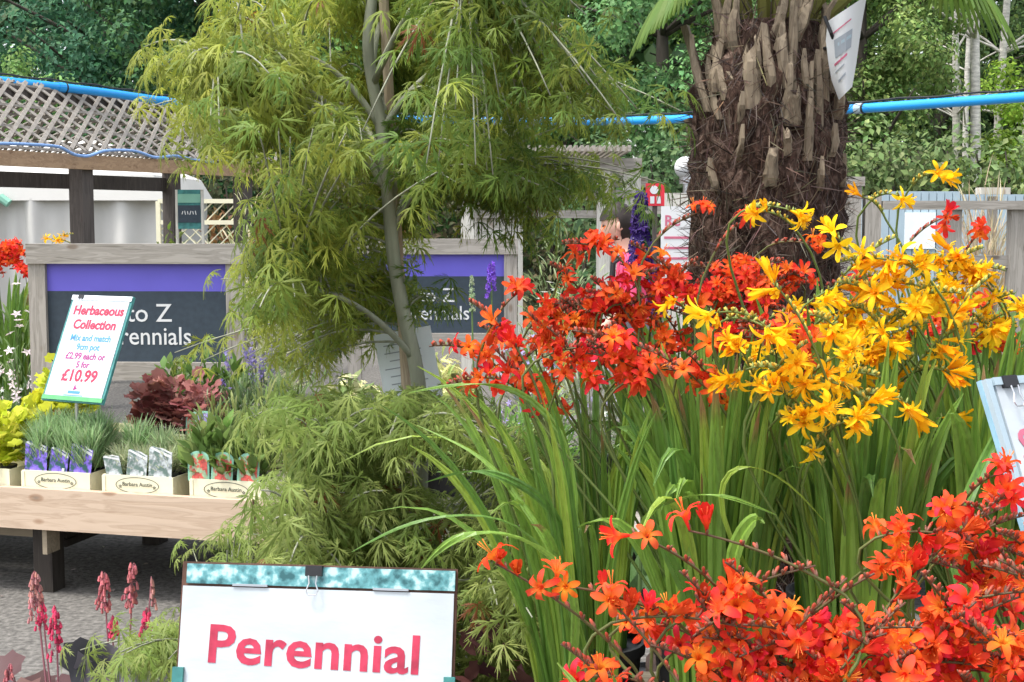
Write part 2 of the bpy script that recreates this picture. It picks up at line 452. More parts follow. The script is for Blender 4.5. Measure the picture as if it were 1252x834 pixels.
DK, MD, OL, LT = (.022, .055, .026), (.05, .10, .028), (.075, .11, .025), (.11, .17, .03)
tree('olive green conifer-like tree above the lattice roof at the far left edge', at(-25, 19), 4.1, 1.35, .9, 9000, (.085, .15, .045), (.13, .2, .06), 1, .10)
tree('tall dark evergreen with rounded clumps above the end of the lattice roof', at(150, 27), 8.5, 3.0, .8, 14000, (.02, .058, .032), (.04, .10, .045), 2, .17)
tree('dark evergreen tree touching the yellowing top branches of the maple', at(270, 25), 8.0, 2.6, .8, 11000, (.024, .06, .028), MD, 3, .16)
tree('mid green broad tree mostly hidden behind the maple crown', at(420, 24), 8.0, 2.8, .6, 9000, MD, OL, 4, .17)
tree('bushy green tree seen through the gaps of the maple crown', at(570, 26), 8.0, 2.6, .6, 9000, (.04, .085, .03), MD, 5, .17)
tree('deep green tree just outside the maple crown beside its yellow tips', at(690, 24), 8.4, 2.3, .5, 12000, (.045, .105, .033), LT, 6, .15)
tree('lighter bluish green tree directly beside the palm trunk', at(800, 22), 8.0, 2.0, .4, 12000, (.05, .11, .04), (.10, .17, .06), 7, .14)
tree('green tree standing right behind the hairy palm trunk', at(930, 25), 8.4, 2.4, .6, 9000, MD, LT, 8, .16)
tree('yellowish green tree behind the white banner tied to the palm', at(1060, 24), 7.0, 1.7, .9, 10000, (.075, .125, .035), (.16, .2, .06), 9, .13)
tree('thin leaved shadowy tree among the pale birch trunks', at(1150, 31), 10, 2.2, 2.4, 6000, (.04, .07, .028), OL, 10, .15)
tree('bright lime green tree at the far right beyond the birches', at(1262, 25), 4.4, 1.5, 1.2, 9000, (.12, .20, .025), (.2, .28, .04), 11, .13)
tree('dark tree at the top right corner behind the birch trunks', at(1290, 33), 11, 2.8, 2.2, 7000, (.035, .06, .026), OL, 12, .18)
birch = [(1164, 26, .05, 'thin birch with a grey white trunk, first after the banner'), (1192, 24, .065, 'birch with the thickest straight pale trunk above the pipe'),
         (1180, 29, .04, 'slim birch showing its pale trunk just left of the thickest birch'), (1216, 26, .06, 'pale birch trunk rising above the bright lime green foliage'),
         (1246, 25, .06, 'leaning pale birch trunk in the top right corner')]
for k, (px, Y, r_, lab) in enumerate(birch):
    X = at(px, Y); tree(lab, X, 10.5, 1.3, 6.2, 2200, LT, (.2, .25, .06), 40 + k, .12, r_ * 1.5, 'birch_bark', 20, 'birches beyond the pipe', 'birch_tree')
# far wood closing the view
n = 52000; r = np.random.default_rng(90); cx = r.uniform(-26, 26, 520); cz = r.uniform(.5, 12, 520); cy = r.uniform(36, 42, 520)
i = r.integers(0, 520, n); d = rdir(n, r); lc = np.stack([cx[i], cy[i], cz[i]], 1) + d * r.uniform(.7, 1.9, (n, 1)); lc[:, 2] = np.abs(lc[:, 2])
o = scatter('woodland', L6V, L6F, lc, frames(np.cross(d + (0, -.5, .5), rdir(n, r)), d + (0, -.3, .6)), .6 * r.uniform(.6, 1.3, n), vary((.085, .15, .07), n, .25, r, (.07, .11, .035), .4), 'far_leaf')
stuff(o, 'dark mass of distant woodland closing off the view', 'woodland')


n = 260; r = np.random.default_rng(8); lc = np.stack([r.uniform(-3, 1.5, n), r.uniform(4.2, 8, n), np.full(n, .012)], 1); a = r.uniform(0, 6.28, n)
stuff(scatter('leaf_litter', L6V, L6F, lc, frames(np.stack([np.cos(a), np.sin(a), .1 * r.normal(size=n)], 1), np.array((0, 0, 1)) + .3 * rdir(n, r)), r.uniform(.012, .04, n), vary((.32, .28, .2), n, .35, r, (.55, .55, .5), .4), 'leaf'), 'scattered dry leaves and petals on the paving', 'leaf litter')


def hedge(label, x0, x1, Y, top, depth, n, col, alt, seed, leaf=.11):
    r = np.random.default_rng(seed); t = thing('hedge', label, 'hedge', ((x0 + x1) / 2, Y, 0))
    nc = 90; c = np.stack([r.uniform(x0, x1, nc), Y + r.uniform(0, depth, nc), r.uniform(.2, top - .3, nc)], 1); c[:, 1] += (c[:, 2] / top) * depth * .5
    i = r.integers(0, nc, n); d = rdir(n, r); lc = c[i] + d * r.uniform(.25, .5, (n, 1)); lc[:, 2] = np.maximum(lc[:, 2], .02)
    nr = d + (0, -.4, .6) + rdir(n, r) * .5
    ax = np.cross(nr, rdir(n, r)); ax[:, 2] -= .5
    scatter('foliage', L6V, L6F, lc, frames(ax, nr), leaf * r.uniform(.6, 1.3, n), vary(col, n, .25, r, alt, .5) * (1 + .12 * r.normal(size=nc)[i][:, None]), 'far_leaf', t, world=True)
    b = MB()
    for k in range(10):
        x = x0 + (x1 - x0) * (k + .5) / 10; b.tube([(x, Y + depth * .6, 0), (x + .05, Y + depth * .6, top * .5), (x - .05, Y + depth * .7, top * .85)], [.04, .03, .01], 6)
    b.build('stems', 'dark_bark', t, world=True)


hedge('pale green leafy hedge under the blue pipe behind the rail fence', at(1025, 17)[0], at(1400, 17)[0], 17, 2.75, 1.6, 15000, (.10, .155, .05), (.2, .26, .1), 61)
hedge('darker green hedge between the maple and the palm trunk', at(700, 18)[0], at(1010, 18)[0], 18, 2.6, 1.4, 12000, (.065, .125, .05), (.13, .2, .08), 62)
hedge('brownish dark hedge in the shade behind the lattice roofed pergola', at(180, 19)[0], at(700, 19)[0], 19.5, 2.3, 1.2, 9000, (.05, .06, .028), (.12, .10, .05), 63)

# ================================================================== pergola with lattice roof
pA = np.array(PX(-60, 179, 9.6)); pB = np.array(PX(345, 200, 13.4)); Z0 = 2.0; Z1 = 2.5
pA[2] = pB[2] = Z0; u = nrm(pB - pA); back = np.array((-u[1], u[0], 0)); back = back if back[1] > 0 else -back
LP = np.linalg.norm(pB - pA)
pg = thing('pergola', 'wooden pergola with grey lattice roof and dark posts carrying the blue pipe', 'pergola', (pA + u * LP / 2 + back * 1.3) * (1, 1, 0))
DEP = .30; FAR = 1.25


def roof_pt(s, q, side): return pA + u * s + back * (DEP * q if side == 0 else FAR - (FAR - DEP) * q) + np.array((0, 0, (Z1 - Z0) * q + (0 if side == 0 else -.06 * (1 - q))))


for side in (0, 1):
    lt = MB(); nrm_up = (0, 0, 1)
    step = .175 if side == 0 else .13; DR = .75 if side == 0 else .6; NL = int((LP + 3.2) / step)
    for k in range(NL):
        s0 = -1.6 + k * step
        for dr, lift in ((DR, .012), (-DR, .0)):
            a, b = s0, s0 + dr
            q0, q1 = 0., 1.
            if a < 0: q0 = (0 - a) / dr if dr > 0 else q0; a = max(a, 0)
            if b < 0 and dr < 0: q1 = (a) / -dr if a > 0 else 0; b = 0
            if b > LP: q1 = (LP - s0) / dr if dr > 0 else 1; b = min(b, LP)
            if a > LP: continue
            if q1 - q0 < .06: continue
            A = roof_pt(s0 + dr * q0, q0, side); B = roof_pt(s0 + dr * q1, q1, side); A[2] += lift; B[2] += lift
            lt.beam(A, B, .030, .009, up=np.cross(u, roof_pt(0, 1, side) - roof_pt(0, 0, side)))
    for q in (.02, .34, .66, .985):
        A = roof_pt(0, q, side); B = roof_pt(LP, q, side); A[2] -= .016; B[2] -= .016; lt.beam(A, B, .03, .018)
    lt.build('lattice_roof', 'lath', pg, world=True)
bm = MB()
for off, z, h in ((.0, Z0 - .085, .11), (FAR, Z0 - .19, .13)):
    A = pA + back * off; B = pB + back * off; A[2] = B[2] = z; bm.beam(A, B, .05, h)
    bb = bm.build('beam', 'brown_beam' if off == 0 else 'dark_post', pg, world=True); bm = MB()
A = roof_pt(0, 1, 0); B = roof_pt(LP, 1, 0); A[2] -= .075; B[2] -= .075; bm.beam(A, B, .05, .09); bm.build('ridge_beam', 'dark_post', pg, world=True)
for s_, off in ((1.41, .09), (3.6, .09), (2.7, FAR - .05), (.1, .09), (LP - .1, FAR - .05)):
    p = MB(); b = pA + u * s_ + back * off; zt = Z0 - .02; p.box((b[0], b[1], zt / 2), (.125, .125, zt), math.atan2(u[1], u[0])); p.build('post', 'dark_post', pg, world=True)

# blue water pipe with its black cable
pp = [(-160, 84, 10.2), (0, 98.5, 10.6), (120, 112, 11.3), (230, 128, 12), (330, 137, 12.3), (470, 145, 12.4), (600, 148, 12.3), (740, 149, 12), (850, 145, 11.3), (1050, 133, 10.2), (1252, 119, 9.1), (1420, 104, 8.4)]
P = np.array([PX(*q) for q in pp]); tt = np.linspace(0, len(P) - 1, 90); P2 = np.stack([np.interp(tt, np.arange(len(P)), P[:, k]) for k in range(3)], 1)
for _ in range(6): P2[1:-1] = (P2[:-2] + 2 * P2[1:-1] + P2[2:]) / 4
wp = thing('water_pipe', 'bright blue plastic water pipe slung above the pergola and behind the palm', 'pipe', P2[45])
MB().tube(P2, .034, 14).build('pipe', 'pipe', wp, world=True, smooth=True)
for px in (80, 205, 1044):
    i = np.argmin(np.abs((P2[:, 0] / P2[:, 1]) - (px - CX) / F)); d = nrm(P2[min(i + 1, 89)] - P2[i])
    MB().tube([P2[i] - d * .03, P2[i] + d * .03], .039, 14).build('coupling', 'pale_blue' if px > 900 else 'pipe', wp, world=True)
    MB().tube([P2[i] + d * .032, P2[i] + d * .046], .038, 14).build('tie', 'black', wp, world=True)
q = P2.copy(); q[:, 2] += .043 + .012 * np.sin(np.arange(90) * .9) ** 2
tagp(MB().tube(q, .007, 6).build('cable', 'black'), 'thin black cable running along the top of the blue pipe', 'cable')
hp = [(-40, 176, 9.7), (0, 176, 9.9), (40, 178, 10.2), (58, 180, 10.4), (75, 190, 10.6), (92, 192, 10.75), (112, 184, 10.95), (150, 184, 11.35), (175, 194, 11.6), (200, 190, 11.85), (222, 196, 12.1), (250, 199, 12.4)]
P = np.array([PX(*q) for q in hp]) - back * .12; tt = np.linspace(0, len(P) - 1, 60); P3 = np.stack([np.interp(tt, np.arange(len(P)), P[:, k]) for k in range(3)], 1)
for _ in range(3): P3[1:-1] = (P3[:-2] + 2 * P3[1:-1] + P3[2:]) / 4
tagp(MB().tube(P3, .012, 8).build('hose', 'hose', smooth=True), 'thin pale blue hose looping along the eave of the pergola', 'hose')
tagp(MB().box((*at(1412, 8.45)[:2], 1.17), (.12, .12, 2.34)).build('post', 'dark_post'), 'square timber post holding up the end of the blue pipe', 'post')

# white canvas tent behind the pergola
T = thing('canvas_tent', 'off-white canvas market tent with closed creased side behind the pergola', 'tent', at(60, 16))
x0, x1 = at(-120, 16)[0], at(197, 16)[0]; zt = PX(0, 243, 16).z
nx = 170; xs = np.linspace(x0, x1, nx); ws = MB(); V = []
for j, z in enumerate((0, zt * .5, zt)):
    for x in xs: V.append((x, 16 + .06 * math.sin(x * 9.5 + 2.5 * math.sin(x * 1.3) + j * .7) + .025 * math.sin(x * 23 + 4 * math.sin(x * 2.1))  * (1.3 - j * .3) + .03 * math.sin(x * 3.1 + j), z))
Fc = [(j * nx + k, j * nx + k + 1, (j + 1) * nx + k + 1, (j + 1) * nx + k) for j in range(2) for k in range(nx - 1)]
ws.add(V, Fc); ws.add([(x1, 16, 0), (x1, 18.5, 0), (x1, 18.5, zt), (x1, 16, zt)], [(0, 1, 2, 3)]); ws.build('side_wall', 'canvas', T, world=True, smooth=True)
vz = PX(0, 214, 16).z
v = MB(); v.add([(x0 - .1, 15.9, zt - .02), (x1 + .1, 15.9, zt - .02), (x1 - .05, 15.95, vz), (x0, 15.95, vz)], [(0, 1, 2, 3)])
v.add([(x0, 15.95, vz), (x1 - .05, 15.95, vz), ((x0 + x1) / 2 + .5, 17.2, vz + .45), ((x0 + x1) / 2 - .5, 17.2, vz + .45)], [(0, 1, 2, 3)])
v.add([(x1 + .1, 15.9, zt - .02), (x1 + .1, 18.5, zt - .02), (x1 - .05, 18.4, vz), (x1 - .05, 15.95, vz), ((x0 + x1) / 2 + .5, 17.2, vz + .45)], [(0, 1, 2, 3), (3, 2, 4)])
v.build('canopy', 'canvas', T, world=True)
gm = MB(); gm.tube([PX(0, 241, 15.85), PX(11, 249, 15.85)], .05, 8); gm.tube([PX(-10, 244, 15.85), PX(0, 242, 15.85)], .05, 8); tagp(gm.build('umbrella', 'mint'), 'edge of a folded green parasol before the white tent', 'parasol')

# lattice fence panel, chalk board, variegated shrub under the pergola
X0, X1 = at(196, 15)[0], at(300, 15)[0]; zb, ztop = 0.3, PX(0, 246, 15).z
lf = thing('trellis_fence', 'cream diamond trellis panel behind the dark green board', 'trellis', ((X0 + X1) / 2, 15, 0))
m = MB(); hgt = ztop - zb
for k in range(-8, 12):
    for sg in (1, -1):
        a = X0 + k * .13; b = a + sg * hgt
        za, zb_ = zb, ztop
        if a < X0: za = zb + (X0 - a) / 1 * (1 if sg > 0 else 0); a2 = X0
        else: a2 = a
        pts = []
        for t_ in np.linspace(0, 1, 40):
            x = a + (b - a) * t_
            if X0 <= x <= X1: pts.append((x, 15 + (.006 if sg > 0 else -.006), zb + hgt * t_))
        if len(pts) > 2: m.beam(pts[0], pts[-1], .01, .03, up=(0, 1, 0))
m.build('lattice', 'cream', lf, world=True)
m = MB()
for z in (zb, ztop, PX(0, 272, 15).z): m.beam((X0, 14.98, z), (X1, 14.98, z), .04, .045)
for x in (X0, X1): m.beam((x, 14.98, 0), (x, 14.98, ztop), .045, .045)
m.build('frame', 'cream', lf, world=True)
c = PX(232, 256, 12.3); cb = thing('display_board', 'small dark green board with white lettering beside the pergola post', 'sign', (c.x, c.y, 0), math.radians(-8))
w_ = .23; h_ = .34
MB().box((0, 0, c.z), (w_, .02, h_)).build('board', 'frame_teal', cb)
MB().box((0, -.012, c.z - .04), (w_ * .88, .008, .15)).build('panel', 'slate', cb)
MB().box((0, -.012, c.z + .095), (w_ * .88, .008, .075)).build('stripe', 'mint', cb)
l_ = MB()
for k in range(6): l_.box((-.06 + k * .024, -.018, c.z - .03), (.007, .002, .035 if k % 2 else .028), R=np.array(Matrix.Rotation((.35 if k % 3 == 0 else -.2), 3, 'Y')))
l_.build('lettering', 'white', cb)
for sx in (-1, 1): MB().beam((sx * w_ * .53, 0, 0), (sx * w_ * .5, 0, c.z + h_ / 2), .022, .022).build('leg', 'pale_wood_z', cb)


def shrub(label, cat, loc, rad, hgt, n, col, alt, leaf, seed, kind='L6', name='shrub', group=None, upright=.4, mat='leaf', potr=0., stems=6, flowers=None):
    r = np.random.default_rng(seed); t = thing(name, label, cat, loc, r.uniform(0, 6.28) if potr else 0, group)
    z0 = 0
    if potr:
        pot(t, potr, potr * 1.5); z0 = potr * 1.45
    d = rdir(n, r); d[:, 2] = np.abs(d[:, 2]) * .9 + .05; q = r.random((n, 1)) ** .45
    lc = d * q * np.array((rad, rad, hgt)); lc[:, 2] += z0; lc *= 1 + .12 * np.sin(lc[:, [1]] * 40 / max(rad * 8, .5) + seed)
    ax = d * (1, 1, .5) + rdir(n, r) * .5 + (0, 0, upright); nr = d + (0, -.2, .8)
    tv, tf = {'L6': (L6V, L6F), 'OV': (OVV, OVF), 'LN': (LNV, LNF), 'NE': (NEV, NEF), 'HE': (HEV, HEF)}[kind]
    scatter('foliage', tv, tf, lc, frames(ax, nr), leaf * r.uniform(.65, 1.25, n), vary(col, n, .2, r, alt, .6), mat, t)
    b = MB()
    for k in range(stems):
        a = k * 2.4; e = np.array((math.cos(a) * rad * .5, math.sin(a) * rad * .5, z0 + hgt * .7)); b.tube([(e[0] * .1, e[1] * .1, z0 - .02), e * (.6, .6, .5) + (0, 0, z0 * .4), e], [.006, .005, .002], 5, col=(.1, .11, .05))
    b.build('stems', 'stem', t)
    if flowers:
        fc, fn, fs = flowers; fl = MB()
        d = rdir(fn, r); d[:, 2] = np.abs(d[:, 2]) * .8 + .2; d[:, 1] -= .25; p = d * np.array((rad, rad, hgt)) * r.uniform(.85, 1.08, (fn, 1)) + (0, 0, z0)
        for k in range(fn):
            for j in range(5):
                a = j * 1.257 + k; R = np.array(Quaternion(d[k].tolist() and Vector(d[k]).to_track_quat('Z', 'Y')).to_matrix())
                V = np.array([(0, 0, 0), (.5 * math.cos(a - .5), .5 * math.sin(a - .5), .15), (math.cos(a), math.sin(a), .1), (.5 * math.cos(a + .5), .5 * math.sin(a + .5), .15)]) * fs
                fl.add(V @ R.T + p[k], [(0, 1, 2, 3)], vary(fc, 1, .12, r)[0])
        fl.build('blossom', 'leaf', t)
    return t


def pot(t, r, h, mat='pot'):
    p = MB(); p.lathe([(0, .002), (r * .72, .002), (r * .74, .006), (r * .95, h * .92), (r, h * .92), (r, h), (r * .93, h), (r * .9, h * .93), (0, h * .94)], seg=20)
    return p.build('pot', mat, t, smooth=False)


CREAM, CRE2 = (.42, .44, .22), (.6, .58, .38)
shrub('cream variegated shrub under the pergola beside the maple', 'shrub', at(312, 11.5), .38, 1.62, 1500, CREAM, CRE2, .1, 71, 'LN', upright=.6)
shrub('loose green and cream bush in the gap between arbour and second framed sign', 'shrub', at(690, 11), .36, 1.42, 900, (.16, .24, .08), (.42, .46, .26), .09, 76, 'LN', upright=.5)
shrub('low cream and green shrub against the trellis', 'shrub', at(262, 12.2), .28, 1.35, 700, (.3, .33, .12), CRE2, .09, 72, 'LN')
shrub('lime green bush behind the dark green board', 'shrub', at(212, 13), .3, 1.4, 900, (.2, .28, .05), LT, .09, 73, 'OV')
shrub('russet leaved bush under the far end of the pergola', 'shrub', at(272, 16.5), .35, 1.75, 500, (.18, .08, .03), (.25, .16, .06), .1, 74, 'L6')

# ================================================================== grey timber pergola and pale fence near the person
kx = lambda px: at(px, 13)[0]
kp = thing('timber_arbour', 'pale grey timber arbour with slatted roof behind the maple', 'arbour', (kx(650), 13.8, 0))
zr = PX(0, 206, 13).z
for px, y in ((572, 13), (737, 13), (772, 13.05), (572, 15), (760, 15)):
    MB().box((kx(px), y, zr / 2), (.12 if px != 772 else .16, .1, zr)).build('post', 'pale_wood_z', kp, world=True)
for z, x1_, y in ((zr + .04, 783, 12.94), (zr + .035, 795, 15.05), (PX(0, 217, 13).z - .03, 797, 13.5)):
    MB().beam((kx(545), y, z), (kx(x1_), y, z), .05, .1).build('beam', 'grey_wood_x', kp, world=True)
s_ = MB()
for k in range(34):
    x = kx(548) + k * .053
    if x < kx(772): s_.box((x, 14, zr + .17), (.026, 2.6, .055))
s_.build('roof_slats', 'lath', kp, world=True)
for z, a, b in ((PX(0, 237, 13).z, 740, 772), (PX(0, 257, 13).z, 740, 812), (PX(0, 262, 13).z, 572, 737), (PX(0, 240, 13).z, 572, 737)):
    MB().beam((kx(a), 12.98, z), (kx(b), 12.98, z), .04, .07).build('rail', 'grey_wood_x', kp, world=True)
s_ = MB()
for k in range(24):
    x = kx(578) + k * .055
    if x < kx(640): s_.box((x, 13.05, PX(0, 262, 13).z / 2), (.045, .02, PX(0, 262, 13).z))
for k in range(6): s_.box((kx(742) + k * .05, 13.0, .75), (.044, .02, 1.5 - .1 * (k > 3)))
s_.build('panel', 'pale_wood_z', kp, world=True)
MB().lathe([(0, -.02), (.05, -.02), (.05, .02), (0, .02)], seg=20).build('ornament', 'grey_wood_x', None)
o = bpy.data.objects['ornament']; o.parent = kp; o.rotation_euler = (math.pi / 2, 0, 0); c = PX(735, 232, 12.85); o.location = Vector(c) - kp.location; o.scale = (.9, 1.5, 1)

fp = thing('picket_fence', 'pale picket fence behind the white notice beside the palm', 'fence', (at(850, 11)[0], 11, 0))
s_ = MB(); z = PX(0, 236, 11).z
for k in range(9): s_.box((at(816, 11)[0] + k * .063, 11, z / 2), (.055, .018, z))
s_.build('pickets', 'pale_wood_z', fp, world=True)
MB().beam((at(812, 11)[0], 11.03, z * .7), (at(900, 11)[0], 11.03, z * .7), .03, .06).build('rail', 'grey_wood_x', fp, world=True)
c = PX(801, 238, 12); rs = thing('red_sign', 'small red sign with white round mark above the person in pink', 'sign', (c.x, c.y, 0))
MB().box((0, 0, c.z), (.16, .015, .19)).build('panel', 'red_sign', rs)
m = MB(); m.lathe([(0, 0), (.036, 0), (.036, .004), (0, .004)], seg=16); o = m.build('mark', 'white', rs); o.rotation_euler = (math.pi / 2, 0, 0); o.location = (-.01, -.009, c.z + .04)
MB().box((-.025, -.0095, c.z - .045), (.035, .003, .06)).build('mark', 'white', rs); MB().box((.03, -.0095, c.z - .045), (.035, .003, .06)).build('mark', 'white', rs)
MB().box((0, .02, (c.z + .1) / 2), (.04, .02, c.z + .1)).build('post', 'dark_post', rs)
c = PX(838, 300, 9.5); ns = thing('notice_board', 'large white notice with red lettering partly hidden by the palm trunk', 'sign', (c.x, c.y, 0))
MB().box((0, 0, 1.29), (.33, .02, .56)).build('panel', 'white', ns)
text('Re', .1, 'rose_pale', ns, Matrix.Translation((-.145, -.0115, 1.44)) @ Matrix.Rotation(math.pi / 2, 4, 'X'), offset=.02)
for k, w_ in enumerate((.2, .24, .16)): MB().box((-.145 + w_ / 2, -.0112, 1.36 - k * .07), (w_, .002, .016)).build('text_line', 'rose_pale', ns)
for sx in (-.13, .13): MB().box((sx, .022, .78), (.03, .02, 1.56)).build('leg', 'grey_wood_z', ns)
c = PX(838, 205, 14); gl = thing('globe_lamp', 'pinkish white globe lamp on a thin post next to the palm trunk', 'lamp', (c.x, c.y, 0))
MB().lathe([(.11 * math.sin(a), -.11 * math.cos(a)) for a in np.linspace(.01, 3.13, 12)], (0, 0, c.z), 16).build('globe', 'white', gl, smooth=True)
MB().tube([(0, 0, 0), (0, 0, c.z - .1)], .025, 8).build('post', 'steel', gl)
MB().lathe([(0, -.16), (.06, -.16), (.06, -.09), (0, -.09)], (0, 0, c.z), 12).build('collar', 'steel', gl)

# rail fence and pale blue hut behind the yellow flowers
FY = 9; fx = lambda px: at(px, FY)[0]
fr = thing('rail_fence', 'weathered grey post and rail fence behind the yellow crocosmia', 'fence', (fx(1180), FY, 0))
zt = PX(0, 251, FY).z
for px, wd, up in ((1037, .13, .12), (1064, .1, .06), (1163, .09, 0), (1241, .1, 0), (1330, .1, 0)):
    MB().box((fx(px), FY, (zt + up) / 2), (wd, .09, zt + up)).build('post', 'grey_wood_z', fr, world=True)
MB().beam((fx(1075), FY - .02, zt + .0), (fx(1420), FY - .02, zt), .12, .055).build('rail', 'grey_wood_x', fr, world=True)
MB().beam((fx(1075), FY + .02, zt - .36), (fx(1420), FY + .02, zt - .36), .05, .08).build('rail', 'grey_wood_x', fr, world=True)
MB().box((fx(1037), FY, zt + .15), (.16, .12, .06)).build('post_cap', 'grey_wood_x', fr, world=True)
ht = thing('garden_hut', 'pale blue boarded hut wall behind the rail fence', 'hut', (at(1150, 14)[0], 14.6, 0))
s_ = MB(); z = PX(0, 234, 14).z
for k in range(22):
    x = at(1080, 14)[0] + k * .078
    s_.box((x, 14, z / 2), (.07, .03, z - (.06 if k > 9 else 0)))
s_.build('wall', 'pale_blue', ht, world=True)
MB().box((at(1180, 14)[0], 14.7, z / 2 - .02), (1.7, 1.3, z - .08)).build('body', 'pale_blue', ht, world=True)
MB().box((at(1122, 14)[0], 13.97, PX(0, 282, 14).z), (.3, .03, .36)).build('window', 'pale_sheet', ht, world=True)
MB().box((at(1240, 10)[0], 10.5, PX(0, 232, 10).z), (.22, .12, .05)).build('bird_table_top', 'pale_wood_z', tagp(MB().box((at(1240, 10)[0], 10.5, .8), (.06, .06, 1.7)).build('bird_table', 'grey_wood_z'), 'small flat topped wooden stand above the rail fence', 'stand'))
bt = bpy.data.objects['bird_table']
shrub('dry beige grass tuft behind the rail fence at the right', 'grass plant', at(1205, 10.2), .34, 1.74, 2200, (.42, .33, .2), (.55, .48, .33), .2, 75, 'NE', 'ornamental_grass', upright=.8)

# ================================================================== person in pink
def person():
    loc = PX(775, 290, 8.6); t = thing('person', 'person in a bright pink top with dark hair behind the purple spike', 'person', (loc.x, loc.y, 0), math.radians(0))
    me = bpy.data.meshes.new('body')
    J = {'pelvis': (0, 0, .82, .125), 'waist': (.0, 0, .95, .115), 'chest': (-.02, 0, 1.13, .13), 'neckb': (-.045, 0, 1.28, .06), 'neck': (-.07, 0, 1.335, .048), 'skull': (-.085, 0, 1.43, .07),
         'shl': (-.02, -.14, 1.23, .058), 'ell': (-.02, -.19, .99, .042), 'wrl': (-.16, -.16, .86, .030), 'hal': (-.21, -.15, .84, .034),
         'shr': (-.02, .14, 1.23, .058), 'elr': (.03, .19, .98, .042), 'wrr': (-.10, .17, .82, .030), 'har': (-.15, .16, .79, .034),
         'hpl': (0, -.085, .78, .09), 'knl': (-.02, -.09, .44, .06), 'anl': (.01, -.09, .08, .042), 'tol': (-.14, -.09, .035, .035),
         'hpr': (0, .085, .78, .09), 'knr': (.0, .09, .44, .06), 'anr': (.04, .09, .08, .042), 'tor': (-.11, .09, .035, .035)}
    K = list(J); E = [('pelvis', 'waist'), ('waist', 'chest'), ('chest', 'neckb'), ('neckb', 'neck'), ('neck', 'skull'), ('chest', 'shl'), ('shl', 'ell'), ('ell', 'wrl'), ('wrl', 'hal'), ('chest', 'shr'), ('shr', 'elr'), ('elr', 'wrr'), ('wrr', 'har'),
                      ('pelvis', 'hpl'), ('hpl', 'knl'), ('knl', 'anl'), ('anl', 'tol'), ('pelvis', 'hpr'), ('hpr', 'knr'), ('knr', 'anr'), ('anr', 'tor')]
    fi = 0
    for sd in ('l', 'r'):                                               # five fingers on each hand
        hx, hy, hz, _ = J['ha' + sd]
        for k in range(5):
            a = 'f%s%d' % (sd, k); b = a + 'b'
            dy = (k - 2) * .013
            J[a] = (hx - .035 - (.0 if k else -.02), hy + dy * 1.2, hz - .02, .009); J[b] = (hx - .06 - .006 * (2 - abs(k - 2)), hy + dy * 1.5, hz - .05, .007)
            E += [('ha' + sd, a), (a, b)]
    K = list(J)
    me.from_pydata([J[k][:3] for k in K], [(K.index(a), K.index(b)) for a, b in E], [])
    o = bpy.data.objects.new('body', me); COL.objects.link(o)
    sk = o.modifiers.new('skin', 'SKIN'); ss = o.modifiers.new('sub', 'SUBSURF'); ss.levels = ss.render_levels = 2
    for k, v in enumerate(me.skin_vertices[0].data):
        v.radius = (J[K[k]][3],) * 2; v.use_root = K[k] == 'pelvis'
    sk.use_smooth_shade = True
    dg = bpy.context.evaluated_depsgraph_get(); dg.update(); m2 = bpy.data.meshes.new_from_object(o.evaluated_get(dg)); bpy.data.objects.remove(o)
    bo = bpy.data.objects.new('body', m2); COL.objects.link(bo); bo.parent = t
    m2.materials.clear(); [m2.materials.append(M[k]) for k in ('skin', 'pink_top', 'grey_trousers', 'black')]
    for p in m2.polygons:
        z = p.center.z; y = abs(p.center.y); x = p.center.x
        if z < .075: p.material_index = 3
        elif z < .86 and y < .16 and x > -.14: p.material_index = 2
        elif z < 1.29 and (z > 1.0 or y < .155): p.material_index = 1
        elif z < 1.285 and z > .97: p.material_index = 1
    # head: face looks to -X and slightly down
    h = MB(); n1, n2 = 24, 18
    V = []
    for i in range(n2 + 1):
        ph = math.pi * i / n2
        for k in range(n1):
            th = 2 * math.pi * k / n1; x, y, z = math.sin(ph) * math.cos(th), math.sin(ph) * math.sin(th), math.cos(ph)
            X, Y_, Z = x * .098, y * .074, z * .118
            if z < 0: X *= 1 - .18 * z * z; Y_ *= 1 + .28 * z; X -= .012 * -z
            fx_ = -x
            if fx_ > .75 and abs(y) < .25 and -.3 < z < .15: X -= .018 * (1 - abs(y) / .25) * (1 - abs(z + .08) / .24)     # nose
            if fx_ > .7 and abs(abs(y) - .38) < .16 and abs(z - .1) < .12: X += .008                                     # eye sockets
            if fx_ > .7 and abs(y) < .3 and abs(z + .45) < .1: X -= .006                                                  # mouth
            V.append((X, Y_, Z))
    Fc = [(i * n1 + k, (i + 1) * n1 + k, (i + 1) * n1 + (k + 1) % n1, i * n1 + (k + 1) % n1) for i in range(n2) for k in range(n1)]
    Rm = np.array(Matrix.Rotation(math.radians(-14), 3, 'Y')); hc = np.array((-.10, 0, 1.45))
    h.add(np.array(V) @ Rm.T + hc, Fc)
    for sy in (-1, 1):                                                  # ears
        h.lathe([(.024 * math.sin(a), -.03 * math.cos(a)) for a in np.linspace(.01, 3.13, 8)], hc + (0.01, sy * .074, -.005), 10, sy=.4)
    h.build('head', 'skin', t, smooth=True)
    e = MB()
    for sy in (-1, 1): e.lathe([(.011 * math.sin(a), -.008 * math.cos(a)) for a in np.linspace(.01, 3.13, 6)], hc + (-.087, sy * .029, -.006), 8)
    e.build('eyes', 'black', t)
    hv = []
    Vn = np.array(V); keep = (Vn[:, 2] > .03) | ((Vn[:, 0] > -.01) & (Vn[:, 2] > -.10)); sel = set(np.where(keep)[0])
    hm = MB(); Vh = Vn * np.array((1.17, 1.2, 1.14)) + (.008, 0, .004); Vh += rng.normal(size=Vh.shape) * .003
